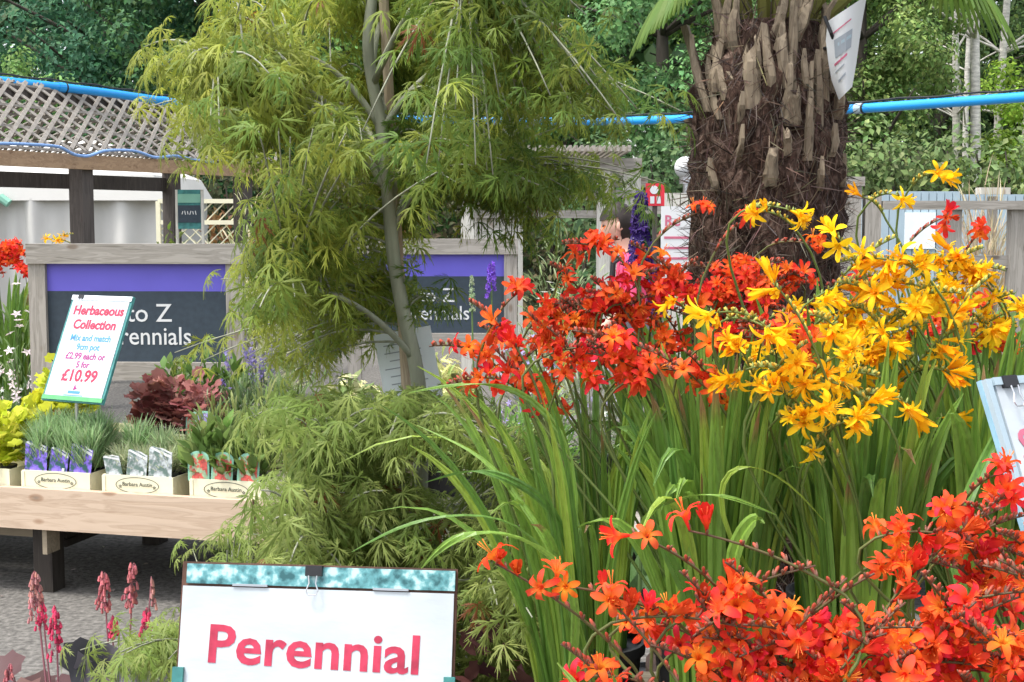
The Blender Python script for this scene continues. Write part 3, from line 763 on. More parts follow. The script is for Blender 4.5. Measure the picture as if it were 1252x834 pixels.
    hm.add(Vh @ Rm.T + hc, [f for f in Fc if all(i in sel for i in f)]); hm.build('hair', 'hair', t, smooth=True)
    st = MB()
    for sy in (-.075, .075): st.tube([(.1, sy, 1.0), (.125, sy, 1.15), (.06, sy * 1.2, 1.27), (-.03, sy * 1.25, 1.293), (-.125, sy * 1.2, 1.22), (-.14, sy, 1.05)], .011, 6)
    st.build('strap', 'black', t)


person()


# ================================================================== A to Z timber framed signs
def sign_AZ(label, x0, x1, y0, y1, Y, yaw, fr_px, txt_at, seed):
    a = PX(x0, y0, Y); b = PX(x1, y1, Y); cxm = (a.x + b.x) / 2; W = b.x - a.x; zt = a.z; H = zt - b.z
    k = Y / F; fw = fr_px * k
    t = thing('framed_sign', label, 'sign', (cxm, Y, 0), yaw, 'timber framed plant signs')
    MB().box((0, -.012, zt - fw / 2 * 1.1), (W, .07, fw * 1.1)).build('rail', 'grey_wood_x', t)
    MB().box((0, -.008, b.z + fw / 2), (W - 2 * fw * .95, .06, fw)).build('rail', 'grey_wood_x', t)
    for sx in (-1, 1): MB().box((sx * (W / 2 - fw * .475 - .003), 0, (zt - fw * 1.1) / 2), (fw * .95, .065, zt - fw * 1.1)).build('post', 'grey_wood_z', t)
    pw = W - 2 * fw * .95; pt = zt - fw * 1.1; pb = b.z + fw; ph = pt - pb
    MB().box((0, .005, pt - ph * .14), (pw, .02, ph * .28)).build('stripe', 'purple', t)
    MB().box((0, .005, pb + ph * .36), (pw, .021, ph * .72)).build('panel', 'slate', t)
    R = Matrix.Rotation(math.pi / 2, 4, 'X'); s = 32 * 6.8 / F
    tz = PX(0, txt_at[1], Y).z; s *= .98
    text('A to Z', s, 'white', t, Matrix.Translation((PX(txt_at[0], 417, Y).x - cxm, -.0065, tz)) @ R, offset=.004, align='RIGHT')
    text('Perennials', s, 'white', t, Matrix.Translation((PX(txt_at[0] + 24 * 6.8 / Y, 417, Y).x - cxm, -.0065, tz - s * .90)) @ R, offset=.004, align='RIGHT', sx=.92)
    return t


sign_AZ('weathered framed purple and slate sign behind the price board on the bench', 33, 303, 298, 464, 6.8, math.radians(-3), 22, (212, 393), 1)
sign_AZ('second purple and slate sign half hidden behind the maple trunk', 424, 633, 292, 424, 8.8, math.radians(0), 17, (556, 369), 2)

# ================================================================== timber bench with trays of plants
EA = np.array(PX(0, 595, 5.5)); EB = np.array(PX(335, 612, 5.2)); uz = (EA[2] + EB[2]) / 2
ud = nrm((EB - EA) * (1, 1, 0)); BR = math.atan2(ud[1], ud[0]); EB[2] = uz
BT = thing('display_bench', 'long pine display bench with a deep front board holding plant trays', 'bench', (EB[0], EB[1], 0), BR)
vd = np.array((-ud[1], ud[0], 0))
TOP = uz - .03


def B(u_, v_, z=0): return np.array((EB[0], EB[1], 0)) + ud * u_ + vd * v_ + np.array((0, 0, z))


LB = 2.6; DB = 1.05
MB().box((-LB / 2, .0, uz - .081), (LB, .032, .162)).build('front_board', 'pine', BT)
MB().box((-LB / 2, DB, uz - .081), (LB, .032, .162)).build('rear_board', 'pine_grey', BT)
for u_ in (-.016, -LB + .016): MB().box((u_, DB / 2, uz - .085), (.032, DB - .034, .15)).build('end_board', 'pine', BT)
for k in range(7): MB().box((-LB / 2, .09 + k * .145, TOP - .012), (LB - .07, .13, .024)).build('top_plank', 'pine_grey', BT)
for u_, v_ in ((-1.03, .10), (-1.03, DB - .1), (-.12, .14), (-.12, DB - .1), (-2.3, .14), (-2.3, DB - .1)):
    MB().box((u_, v_, (TOP - .026) / 2), (.085, .085, TOP - .026)).build('leg', 'dark_leg', BT)
MB().box((-1.43, .3, .21), (.74, .045, .085)).build('brace', 'pine_grey', BT)
MB().box((-1.03, .6, .22), (.04, .8, .06)).build('cross_rail', 'dark_leg', BT)
MB().box((-.985, .05, .28), (.02, .09, TOP * 2 - .6)).build('batten', 'pine_grey', BT)
MB().tube([(-.075, -.022, uz + .006), (-.072, -.024, uz - .05), (-.075, -.021, uz - .11)], .006, 6).build('latch_rod', 'rust', BT)
for q_ in (.95, .6, .35): pass
SH = .12
MB().box((-LB / 2, .62, TOP + SH - .012), (LB - .08, .62, .02)).build('raised_shelf', 'pine_grey', BT)
for u_ in (-.2, -1.0, -2.3): MB().box((u_, .62, TOP + SH / 2 - .011), (.04, .58, SH - .024)).build('shelf_riser', 'pine_grey', BT)
MB().box((-1.03, .6, .17), (.036, .8, .03)).build('cross_rail', 'dark_leg', BT)

TR = 0


def tray(u_, v_, label, L=.3, D=.22):
    u_ -= .27 * max(0, v_ - .1); p = B(u_, v_, TOP + (SH if v_ > .3 else 0)); t = thing('plant_tray', label, 'tray', p, BR, 'cream plant trays on the bench'); h = .095; th = .004
    m = MB(); m.box((0, -D / 2, h / 2), (L, th, h)); m.box((0, D / 2, h / 2), (L, th, h)); m.box((-L / 2, 0, h / 2), (th, D - th, h * .96)); m.box((L / 2, 0, h / 2), (th, D - th, h * .96)); m.box((0, 0, .003), (L - th, D - th, .004))
    for k in (-1, 1): m.box((k * L / 2 * .97, -D / 2 - .0035, h * .48), (.014, .003, h * .96))
    m.build('carton', 'cream', t)
    ov = MB(); n_ = 40; zc = h * .60
    a = np.linspace(0, 2 * math.pi, n_ + 1)[:-1]
    V = [(.093 * math.cos(q), -D / 2 - .0055, zc + .032 * math.sin(q)) for q in a] + [(.090 * math.cos(q), -D / 2 - .0055, zc + .0295 * math.sin(q)) for q in a]
    ov.add(V, [(k, (k + 1) % n_, n_ + (k + 1) % n_, n_ + k) for k in range(n_)])
    for sx in (-1, 1):
        for k in range(5):
            q = k * 1.257; ov.add([(sx * .073, -D / 2 - .0055, zc - .006), (sx * .073 + .007 * math.cos(q), -D / 2 - .0055, zc - .006 + .007 * math.sin(q)), (sx * .073 + .007 * math.cos(q + .8), -D / 2 - .0055, zc - .006 + .007 * math.sin(q + .8))], [(0, 1, 2)])
    ov.build('oval_emblem', 'dark_ink', t)
    text('Barbara Austin', .0215, 'dark_ink', t, Matrix.Translation((0, -D / 2 - .0055, zc - .003)) @ Matrix.Rotation(math.pi / 2, 4, 'X'), align='CENTER', ext=.0003, offset=.01)
    return t


pu = lambda px: -(335 - px) / (335.) * np.linalg.norm((EB - EA)[:2])
tray(pu(70), .135, 'cream printed tray holding the grey green plants with purple labels')
tray(pu(172), .135, 'cream printed tray holding the plants with whitish labels')
tray(pu(279), .135, 'cream printed tray holding leafy plants with red flower labels')
tray(pu(-32), .135, 'cream tray cut off at the left edge under lime foliage')
tray(pu(385), .135 + .42, 'cream tray whose corner shows beside the maple') if False else None
tray(pu(205), .42, 'cream tray in the second row under the maroon foliage')
tray(pu(308), .42, 'cream tray in the second row behind the leafy green plants')
tray(pu(100), .42, 'cream tray in the second row below the price board')


def potted(u_, v_, label, cat, rad, hgt, n, col, alt, leaf, seed, kind, tagm=None, tag_s=.075, upright=.5, group=None, zoff=.008, tilt=0, mat='leaf', flat_top=False, flowers=None, name='potted_plant', tag_shape='arch', world=None, mr=1.0):
    u_ -= .27 * max(0, v_ - .1); p = B(u_, v_, TOP + zoff + (SH if v_ > .3 else 0)) if world is None else np.array(world); r = np.random.default_rng(seed); t = thing(name, label, cat, p, BR, group)
    pr, ph = .044 * mr, .085 * mr
    q = MB(); q.lathe([(0, .001), (pr * .75, .001), (pr, ph * .9), (pr * 1.04, ph * .9), (pr * 1.04, ph), (pr * .92, ph), (0, ph * .93)], seg=14); q.build('pot', 'pot', t)
    d = rdir(n, r); d[:, 2] = np.abs(d[:, 2]) + .1; qq = r.random((n, 1)) ** .5
    if kind == 'NE':
        a = r.uniform(0, 6.28, n); rr = rad * np.sqrt(r.random(n)) * .55; lc = np.stack([rr * np.cos(a), rr * np.sin(a), ph + r.random(n) * hgt * .75], 1)
        ax = np.stack([np.cos(a) * .5, np.sin(a) * .5, np.ones(n) * upright * 1.5], 1) + rdir(n, r) * .6; nr = np.stack([-np.cos(a), -np.sin(a), .3 * np.ones(n)], 1)
        tv, tf = NEV * (1.25, 1, 1), NEF
    else:
        lc = d * qq * np.array((rad, rad, hgt)); lc[:, 2] += ph; ax = d * (1, 1, .4) + rdir(n, r) * .4 + (0, 0, upright); nr = d * .5 + (0, -.15, .8)
        tv, tf = {'L6': (L6V, L6F), 'OV': (OVV, OVF), 'LN': (LNV, LNF), 'HE': (HEV, HEF)}[kind]
    scatter('foliage', tv, tf, lc, frames(ax, nr), leaf * r.uniform(.65, 1.25, n), vary(col, n, .18, r, alt, .6), mat, t)
    b = MB()
    for k in range(7):
        a = k * 2.4; e = np.array((math.cos(a) * rad * .55, math.sin(a) * rad * .55, ph + hgt * .75)); b.tube([(e[0] * .1, e[1] * .1, ph - .01), e * .55 + (0, 0, ph * .4), e], [.003, .0025, .001], 5, col=np.asarray(col) * .8)
    b.build('stems', 'stem', t)
    if flowers:
        fc, fn, fs, fh = flowers; fl = MB()
        for k in range(fn):
            a = r.uniform(0, 6.28); e = np.array((math.cos(a) * rad * .7, math.sin(a) * rad * .7, ph + hgt * r.uniform(.8, fh)))
            fl.tube([(e[0] * .3, e[1] * .3, ph), e], .0018, 4, col=(.12, .16, .06))
            for j in range(14):
                c_ = e + r.normal(size=3) * (fs * .8, fs * .8, fs * 2.2); rd = fs * r.uniform(.5, 1)
                R = np.array(Vector(rdir(1, r)[0]).to_track_quat('Z', 'Y').to_matrix()); V = np.array([(0, 0, 0), (1, .3, .3), (0, 1, .1), (-1, .2, .3), (0, -1, .2)]) * rd
                fl.add(V @ R.T + c_, [(0, 1, 2), (0, 2, 3), (0, 3, 4), (0, 4, 1)], vary(fc, 1, .15, r)[0])
        fl.build('flower_head', 'leaf', t)
    if tagm:
        tw = tag_s; th = tag_s * 1.25; tg = MB(); n_ = 10
        pts = [(-tw / 2, 0), (tw / 2, 0), (tw / 2, th * .72)] + [(tw / 2 * math.cos(a), th * .72 + th * .28 * math.sin(a)) for a in np.linspace(.15, math.pi - .15, n_)] + [(-tw / 2, th * .72)]
        if tag_shape != 'arch': pts = [(-tw / 2, 0), (tw / 2, 0), (tw / 2, th * .82), (-tw * .35, th), (-tw / 2, th * .95)]
        R = np.array((Matrix.Rotation(tilt, 3, 'Y') @ Matrix.Rotation(-.12, 3, 'X')).to_3x3()); y0 = -pr - .019
        loc = np.array((0, y0, ph - .004))
        V = np.array([(x, 0, z) for x, z in pts] + [(x, .0012, z) for x, z in pts]); N_ = len(pts)
        tg.add(V @ R.T + loc, [tuple(range(N_)), tuple(range(2 * N_ - 1, N_ - 1, -1))] + [(k, N_ + k, N_ + (k + 1) % N_, (k + 1) % N_) for k in range(N_)]); lo = tg.build('label', 'tag_green' if tag_shape == 'arch' else tagm, t)
        if tag_shape == 'arch':
            pi_ = MB(); V = np.array([(x * .82, -.0012, th * .06 + z * .86) for x, z in pts]); pi_.add(V @ R.T + loc, [tuple(range(N_))]); pi_.build('picture', tagm, lo)
        else:
            pi_ = MB(); V = np.array([(-tw * .48, -.0012, th * .93), (-tw * .42, -.0012, th * .98), (tw * .48, -.0012, th * .72), (tw * .48, -.0012, th * .62)]); pi_.add(V @ R.T + loc, [(0, 1, 2, 3)])
            V = np.array([(-tw * .1, -.0012, th * .96), (.15 * tw, -.0012, th * .93), (tw * .48, -.0012, th * .80), (tw * .48, -.0012, th * .75)]); pi_.add(V @ R.T + loc, [(0, 1, 2, 3)])
            pi_.build('swoosh', 'white', lo)
            l2 = MB(); 
            if seed % 2: V = np.array([(tw * .22, -.0013, th * .1), (tw * .36, -.0013, th * .1), (tw * .36, -.0013, th * .22), (tw * .22, -.0013, th * .22)]); l2.add(V @ R.T + loc, [(0, 1, 2, 3)]); l2.build('price_mark', 'white', lo)
    return t


GRY, GR2 = (.27, .42, .18), (.42, .54, .30)
for k, (px, tilt, ex) in enumerate(((41, .0, 'first and largest'), (69, .1, 'middle'), (97, .08, 'last'))):
    potted(pu(px), .09, 'grey green needle plant with purple label, %s in the purple label tray' % ex, 'potted plant', .095, .17, 700, GRY, GR2, .085, 100 + k, 'NE', 'tag_purple', (.098, .08, .095)[k], group='plants with purple labels', tilt=tilt, tag_shape='slant', upright=.9)
for k, px in enumerate((44, 72, 100)):
    potted(pu(px), .185, 'grey green needle plant without label behind the purple label %s' % ('on the left', 'in the middle', 'on the right')[k], 'potted plant', .1, .2, 760, GRY, GR2, .09, 110 + k, 'NE', None, group='grey green plants', upright=.9)
for k, (px, tilt) in enumerate(((141, -.28), (167, .05), (196, .0))):
    potted(pu(px), .09, 'pale feathery plant with whitish label, %s' % ('label leaning furthest', 'label half covered by fronds', 'label standing tallest of the three')[k], 'potted plant', .075, .10, 300, (.36, .42, .22), (.55, .58, .38), .06, 120 + k, 'NE', 'tag_white', (.07, .085, .098)[k], group='plants with whitish labels', tilt=tilt, tag_shape='slant', upright=.55)
for k, px in enumerate((150, 180, 210)):
    potted(pu(px), .185, ('grey green needle plant rising behind the leaning whitish label', 'soft green needle plant behind the half covered whitish label', 'pale yellowish feathery plant behind the tallest whitish label')[k], 'potted plant', .09, (.19, .15, .12)[k], 430, (GRY, (.26, .34, .17), (.36, .42, .2))[k], GR2, .08, 130 + k, 'NE', None, group='feathery plants behind the whitish labels', upright=.75)
for k, (px, tilt) in enumerate(((243, -.06), (270, .04), (301, .02))):
    potted(pu(px), .09, 'leafy green plant with red flower label, %s' % ('nearest the whitish labels', 'lowest label of the three', 'next to the maple')[k], 'potted plant', .07, .20, 95, (.13, .22, .05), (.24, .32, .10), .075, 140 + k, 'OV', 'tag_red', .090, group='plants with red flower labels', tilt=tilt, upright=.9)
for k, px in enumerate((248, 276, 306)):
    potted(pu(px), .185, 'bronze tinged leafy plant behind the red flower label %s' % ('nearest the whitish labels', 'in the middle', 'next to the maple')[k], 'potted plant', .085, (.24, .27, .30)[k], 150, (.15, .20, .05), (.24, .28, .09), .075, 150 + k, 'LN', None, group='leafy plants behind the red labels', upright=1.1)
MAR, MA2 = (.22, .06, .055), (.42, .2, .16)
for k, (px, v_) in enumerate(((150, .44), (182, .42), (215, .40))):
    potted(pu(px), v_, 'maroon leaved heuchera behind the whitish label plants, %s' % ('half under the price board', 'in the middle', 'pink one with its own label')[k], 'heuchera', .085, .19 + .015 * k, 110, MAR if k < 2 else (.42, .16, .16), MA2, .055, 160 + k, 'HE', ('tag_red' if k == 2 else None), .075, group='maroon heucheras', upright=.25)
potted(pu(231), .36, 'lilac labelled plant beside the pink heuchera', 'potted plant', .07, .16, 70, (.16, .2, .12), GR2, .05, 165, 'LN', 'tag_lilac', .085, upright=.8)
for k, (px, v_, z) in enumerate(((8, .28, .0), (30, .44, .05), (-14, .12, .0))):
    potted(pu(px), v_, 'lime yellow heuchera at the left edge, %s' % ('lower tuft in the middle', 'highest tuft beside the frame post', 'front tuft by the tray corner')[k], 'heuchera', .11, .22 + z, 190, (.50, .56, .03), (.70, .70, .10), .058, 170 + k, 'HE', None, group='lime heucheras', upright=.25)
potted(pu(28), .27, 'brown purple heuchera between the lime ones and the price board', 'heuchera', .10, .17, 110, (.13, .05, .045), (.28, .15, .10), .055, 175, 'HE', None, upright=.25)
for k, (px, v_) in enumerate(((262, .45), (286, .55), (325, .45))):
    potted(pu(px), v_, ('catmint with faint lilac spikes in front of the framed sign', 'lilac spiked lavender by the right frame post', 'green leafy plant at the bench end under the maple')[k], 'potted plant', .10, .24, 170, (.12, .19, .08), (.2, .27, .13), .05, 180 + k, 'LN', None, flowers=((.24, .2, .42), (7, 9, 0)[k], .010, 1.35), upright=.9) if k < 2 else potted(pu(px), v_, 'green leafy plant at the bench end under the maple', 'potted plant', .10, .26, 170, (.13, .2, .06), (.2, .28, .1), .07, 182, 'LN', None, upright=.9)
for k, px in enumerate((165, 200, 232)):
    potted(pu(px), .62 + .04 * k, 'green plant in the back row under the framed sign, %s' % ('nearest the price board', 'in the middle', 'nearest the right post')[k], 'potted plant', .12, .25, 190, (.10, .18, .04), LT, .06, 190 + k, 'OV', None, group='back row green plants', upright=.5)


# ================================================================== price boards on stakes
def board_frame(center, W, H, alpha, beta):
    """face frame: columns x (right), y (up the board), z (out of the face)"""
    nrm_h = Vector((-math.sin(beta), -math.cos(beta), 0)); right = Vector((math.cos(beta), -math.sin(beta), 0))
    upv = Vector((0, 0, math.cos(alpha))) - nrm_h * math.sin(alpha); out = right.cross(upv)
    R = Matrix((right, upv, out)).transposed(); return Matrix.Translation(center) @ R.to_4x4()


def mbF(F4, base):
    class Q(MB):
        def bx(s, c, size): 
            s.box(np.array((F4 @ Vector(c)) - base), size, R=np.array(F4.to_3x3())); return s
    return Q()


def binder_clip(t, F4, base, x, ytop, s=1.0):
    q = mbF(F4, base); q.bx((x, ytop - .004 * s, .002), (.036 * s, .022 * s, .016 * s)); cl = q.build('clip', 'black', t)
    w_ = MB(); pts = [(-.009, -.004), (-.007, -.02), (-.013, -.036), (-.008, -.044), (.008, -.044), (.013, -.036), (.007, -.02), (.009, -.004)]
    w_.tube([np.array(F4 @ Vector((x + a * s, ytop - .01 * s + b * s, .011)) - base) for a, b in pts], .0016 * s, 6); w_.build('wire_handle', 'steel', cl)


# price board on the bench
c0 = PX(107, 426, 5.62); F4 = board_frame(c0, 0, 0, math.radians(25), math.radians(27)); base = Vector((c0.x, c0.y + .06, TOP)); W, H = .322, .455
t = thing('price_board', 'tilted white price board with herbaceous collection offer standing on the bench', 'sign', base)
mbF(F4, base).bx((0, 0, -.006), (W, H, .012)).build('backing', 'frame_teal', t)
mbF(F4, base).bx((0, -.002, .0015), (W - .022, H - .02, .003)).build('sheet', 'sheet', t)
mbF(F4, base).bx((0, -H / 2 + .014, .004), (W - .004, .018, .003)).build('strip', 'green_strip', t)
q = mbF(F4, base); q.bx((.0, H / 2 - .012, .004), (W - .004, .02, .003)); q.build('top_strip', 'pale_sheet', t)
binder_clip(t, F4, base, -.11, H / 2 - .006, .8)
TL = Matrix.Translation(-base) @ F4
for s_, y, sz, m_, off, sx in (('Herbaceous', .143, .056, 'rose', .036, .98), ('Collection', .082, .055, 'rose', .036, .98), ('Mix and match', .03, .038, 'sky_blue', .024, .95), ('9cm pot', -.008, .038, 'sky_blue', .024, .95),
                              ('£2.99 each or', -.048, .039, 'magenta', .022, .95), ('5 for', -.083, .037, 'magenta', .022, .95), ('£10.99', -.140, .068, 'rose', .030, 1.0)):
    text(s_, sz, m_, t, TL @ Matrix.Translation((.004, y, .0035)), align='CENTER', ext=.0004, offset=off, sx=sx)
lg = mbF(F4, base); lg.bx((0, -.187, .0036), (.062, .011, .001)); lg.bx((0, -.2, .0036), (.10, .003, .001)); lg.build('logo', 'sky_blue', t)
lg = MB(); lg.add([np.array(TL @ Vector(p)) for p in ((-.008, -.178, .0045), (.012, -.172, .0045), (.003, -.166, .0045), (-.004, -.152, .0045), (-.006, -.166, .0045))], [(0, 1, 2), (0, 2, 3, 4)]); lg.build('logo_mark', 'magenta', t)
sk = MB(); bt_ = np.array(TL @ Vector((0, -H / 2 + .03, -.016))); sk.tube([(bt_[0], bt_[1], .0), bt_, np.array(TL @ Vector((0, 0, -.016)))], .007, 8); sk.build('stake', 'steel', t)

# perennial board in front of the maple
c0 = PX(386, 790, 2.12); F4 = board_frame(c0, 0, 0, math.radians(14), math.radians(6.5)); W, H = .432, .315
top = PX(389, 691, 2.12); c0 = top - (F4.to_3x3() @ Vector((0, H / 2, 0))); F4 = board_frame(c0, 0, 0, math.radians(14), math.radians(6.5)); base = Vector((c0.x, c0.y + .12, 0))
t = thing('plant_board', 'large white board reading perennial on a mottled teal clip frame', 'sign', base)
mbF(F4, base).bx((0, .0, -.008), (W, H, .006)).build('backing', 'rust', t)
mbF(F4, base).bx((.003, H / 2 - .018, -.0025), (W - .012, .030, .006)).build('header', 'mottled', t)
mbF(F4, base).bx((0, -.017, -.002), (W - .008, H - .04, .004)).build('sheet', 'sheet', t)
for sx in (-1, 1): mbF(F4, base).bx((sx * (W / 2 - .006), -H / 2 + .075, .002), (.017, .16, .009)).build('corner_bracket', 'frame_teal', t)
for xx, ww in ((-.105, .055), (.115, .055)): mbF(F4, base).bx((xx, H / 2 - .0335, .0014), (ww, .0035, .004)).build('slot', 'grey_ink', t)
binder_clip(t, F4, base, -.005, H / 2 - .006, .72)
TL = Matrix.Translation(-base) @ F4
text('Perennial', .080, 'rose', t, TL @ Matrix.Translation((-.002, .004, .0005)) @ Matrix.Rotation(math.radians(-1.2), 4, 'Z'), align='CENTER', ext=.0003, offset=.021, sx=1.1, space=1.02)
sk = MB(); sk.box((0, -.0, c0.z / 2 - .02), (.04, .02, c0.z)); sk.box((0, .0, .02), (.3, .25, .03)); sk.build('post', 'rust', t)

# board cut by the right edge
F4 = board_frame(Vector((0, 0, 0)), 0, 0, math.radians(24), math.radians(-28)); W, H = .40, .29
tl = PX(1201, 464, 1.93); c0 = tl - (F4.to_3x3() @ Vector((-W / 2, H / 2, 0))); F4 = board_frame(c0, 0, 0, math.radians(24), math.radians(-28)); base = Vector((c0.x, c0.y + .2, 0))
t = thing('plant_board', 'white board in a pale blue frame cut off by the picture edge', 'sign', base)
mbF(F4, base).bx((0, 0, -.008), (W, H, .008)).build('backing', 'frame_blue', t)
mbF(F4, base).bx((.004, -.0, -.001), (W - .032, H - .02, .004)).build('sheet', 'sheet', t)
for sx in (-1, 1): mbF(F4, base).bx((sx * (W / 2 - .006), 0, 0), (.010, H - .002, .010)).build('side_channel', 'pale_blue', t)
mbF(F4, base).bx((0, H / 2 - .005, .0), (W - .032, .011, .010)).build('top_channel', 'pale_blue', t)
mbF(F4, base).bx((-W / 2 + .022, -H / 2 + .04, .004), (.03, .09, .012)).build('corner_bracket', 'frame_teal', t)
binder_clip(t, F4, base, -W / 2 + .045, H / 2 - .004, .75)
text('S', .075, 'rose_pale', t, Matrix.Translation(-base) @ F4 @ Matrix.Translation((-W / 2 + .030, .018, .002)), ext=.0003, offset=.012)
MB().box((0, .0, c0.z / 2 - .02), (.035, .02, c0.z)).build('post', 'rust', t)

# ================================================================== maple
trunk_px = [(509, 850, 2.92), (510, 760, 2.92), (513, 640, 2.92), (516, 500, 2.92), (508, 440, 2.9), (492, 380, 2.9), (480, 310, 2.9), (474, 230, 2.9), (468, 160, 2.9), (455, 100, 2.9), (448, 55, 2.88), (455, 0, 2.88), (462, -70, 2.88), (466, -150, 2.88)]
TP = np.array([PX(*q) for q in trunk_px]); PB = np.array((PX(509, 850, 2.92).x, 2.92, .3))
TP = np.vstack([PB, TP]); tt = np.linspace(0, len(TP) - 1, 60); TS = np.stack([np.interp(tt, np.arange(len(TP)), TP[:, k]) for k in range(3)], 1)
for _ in range(4): TS[1:-1] = (TS[:-2] + 2 * TS[1:-1] + TS[2:]) / 4


def in_poly(px, py, poly):
    ins = False; j = len(poly) - 1
    for i in range(len(poly)):
        xi, yi = poly[i]; xj, yj = poly[j]
        if (yi > py) != (yj > py) and px < (xj - xi) * (py - yi) / (yj - yi) + xi: ins = not ins
        j = i
    return ins


def sample(poly, n, r):
    xs = [p[0] for p in poly]; ys = [p[1] for p in poly]; out = []
    while len(out) < n:
        a, b = r.uniform(min(xs), max(xs)), r.uniform(min(ys), max(ys))
        if in_poly(a, b, poly): out.append((a, b))
    return out


def maple(label, polys, trunk, trunk_r, Yc, seed, pot_c, col, alt, leaf, bright=None, clear=False):
    r = np.random.default_rng(seed); t = thing('maple_tree', label, 'tree', pot_c, 0, 'cut leaved maples')
    tb = MB(); tb.tube(trunk, trunk_r, 10)
    sprays = []; 
    for poly, ns, dep in polys:
        pads = sample(poly, max(3, ns // 9), r); pts = []
        for k in range(ns):
            a, b = pads[k % len(pads)]; a2, b2 = a + r.normal() * 38, b + abs(r.normal()) * 15 - 10
            pts.append((a2, b2, .12 * r.normal() + dep * math.sin((k % len(pads)) * 2.4 + 1)))
        for (a, b, dy_) in pts:
            q = np.array(PX(a, b, Yc + dy_)); tr = trunk[np.argmin(np.abs(trunk[:, 2] - q[2]))]
            if clear and q[1] < tr[1] + .05 and abs(q[0] - tr[0] - .01) < .11 and (b < 140 or b > 190): q[1] = 2 * tr[1] - q[1] + .12
            if q[1] < 3.1 and 452 < a < 548 and 392 < b < 492: continue
            sprays.append(q)
    # main limbs: each spray joins the nearest limb end through a fine twig
    limbs = []
    order = r.permutation(len(sprays))[:18]
    for k in order:
        e = sprays[k] * .75 + trunk[np.argmin(np.linalg.norm(trunk - sprays[k], axis=1))] * .25
        lo = trunk[np.argmin(np.abs(trunk[:, 2] - (e[2] - .10 - .18 * np.linalg.norm((e - trunk[len(trunk) // 2])[:2])))), :]
        c = curve3(lo, lo + (e - lo) * .35 + (0, 0, .07), e + (lo - e) * .25 + (0, 0, .05), e, 12); limbs.append(c)
        tb.tube(c, np.linspace(.008, .003, 12), 6)
    LPs = np.concatenate(limbs + [trunk]); locs = []; axs = []; nrs = []; cols = []
    for sp in sprays:
        j = np.argmin(np.linalg.norm(LPs - sp, axis=1) + .3 * np.maximum(0, LPs[:, 2] - sp[2] - .05)); b = LPs[j]
        c = curve3(b, b + (sp - b) * .4 + (0, 0, .04), sp + (b - sp) * .3 + (0, 0, .03), sp, 7); tb.tube(c, np.linspace(.003, .0012, 7), 4)
        out = sp - trunk[np.argmin(np.abs(trunk[:, 2] - sp[2]))]; out = nrm(out * (1, 1, .0)); nl = r.integers(8, 14)
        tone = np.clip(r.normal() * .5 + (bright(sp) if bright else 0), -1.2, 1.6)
        for k in range(nl):
            q = c[min(6, 2 + int(4.9 * r.random()))] + r.normal(size=3) * (.03, .03, .022)
            d = out * .55 + rdir(1, r)[0] * .6; d[2] = d[2] * .3 - r.uniform(.15, .85)
            locs.append(q); axs.append(d); nrs.append(np.array((0, -.2, .9)) + rdir(1, r)[0] * .45 + out * .35)
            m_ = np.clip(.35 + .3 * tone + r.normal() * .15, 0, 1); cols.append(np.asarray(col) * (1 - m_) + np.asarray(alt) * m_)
    tb.build('trunk', 'maple_bark', t, world=True, smooth=True)
    n = len(locs); cols = np.array(cols) * (1 + .15 * r.normal(size=(n, 1)))
    br = r.random(n) < .012; cols[br] = (.22, .08, .03)
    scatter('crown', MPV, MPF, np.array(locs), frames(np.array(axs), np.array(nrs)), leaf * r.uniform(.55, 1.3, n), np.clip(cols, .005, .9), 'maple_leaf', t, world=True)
    pm = MB(); pm.lathe([(0, .002), (.13, .002), (.165, .26), (.175, .26), (.175, .3), (.16, .3), (.155, .285), (0, .285)], seg=24); pm.build('pot', 'pot', t)
    return t


up = [(300, -90), (318, 0), (285, 30), (250, 75), (235, 118), (220, 165), (250, 190), (275, 215), (312, 250), (310, 330), (305, 420), (330, 455), (395, 445), (450, 400), (492, 385), (470, 330), (440, 290), (500, 262), (560, 285), (600, 275), (640, 292), (690, 270), (712, 215), (742, 170), (735, 140), (715, 105), (690, 60), (640, 20), (640, -90)]
mid_l = [(310, 235), (330, 440), (440, 410), (470, 330), (455, 240)]
small = [(478, 300), (500, 300), (540, 405), (505, 410)]
maple('tall cut leaved maple with drooping yellow green foliage on a slim staked trunk',
      [(up, 370, .40), (mid_l, 63, .3), ([(240, 60), (330, 0), (340, 180), (235, 180)], 70, .3), ([(560, 20), (650, 10), (742, 140), (725, 240), (560, 240)], 150, .34), ([(148, 58), (156, 58), (152, 66)], 2, .01)], TS, np.linspace(.0185, .010, 60), 2.9, 11, (PB[0], PB[1], 0),
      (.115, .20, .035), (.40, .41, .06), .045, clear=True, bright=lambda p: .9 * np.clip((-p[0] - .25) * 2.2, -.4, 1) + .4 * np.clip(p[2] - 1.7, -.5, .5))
lowp = [(335, 470), (400, 445), (480, 490), (540, 470), (590, 500), (640, 560), (650, 650), (660, 760), (665, 850), (560, 850), (300, 850), (330, 700), (325, 660), (345, 560)]
tuft = [(165, 745), (215, 725), (230, 850), (150, 850)]
lt = np.array([(PX(470, 850, 2.75).x, 2.72, .3), PX(470, 800, 2.74), PX(478, 700, 2.72), PX(490, 600, 2.7), PX(470, 520, 2.7), PX(450, 480, 2.7)], float)
tt = np.linspace(0, 5, 30); lt = np.stack([np.interp(tt, np.arange(6), lt[:, k]) for k in range(3)], 1)
for _ in range(3): lt[1:-1] = (lt[:-2] + 2 * lt[1:-1] + lt[2:]) / 4
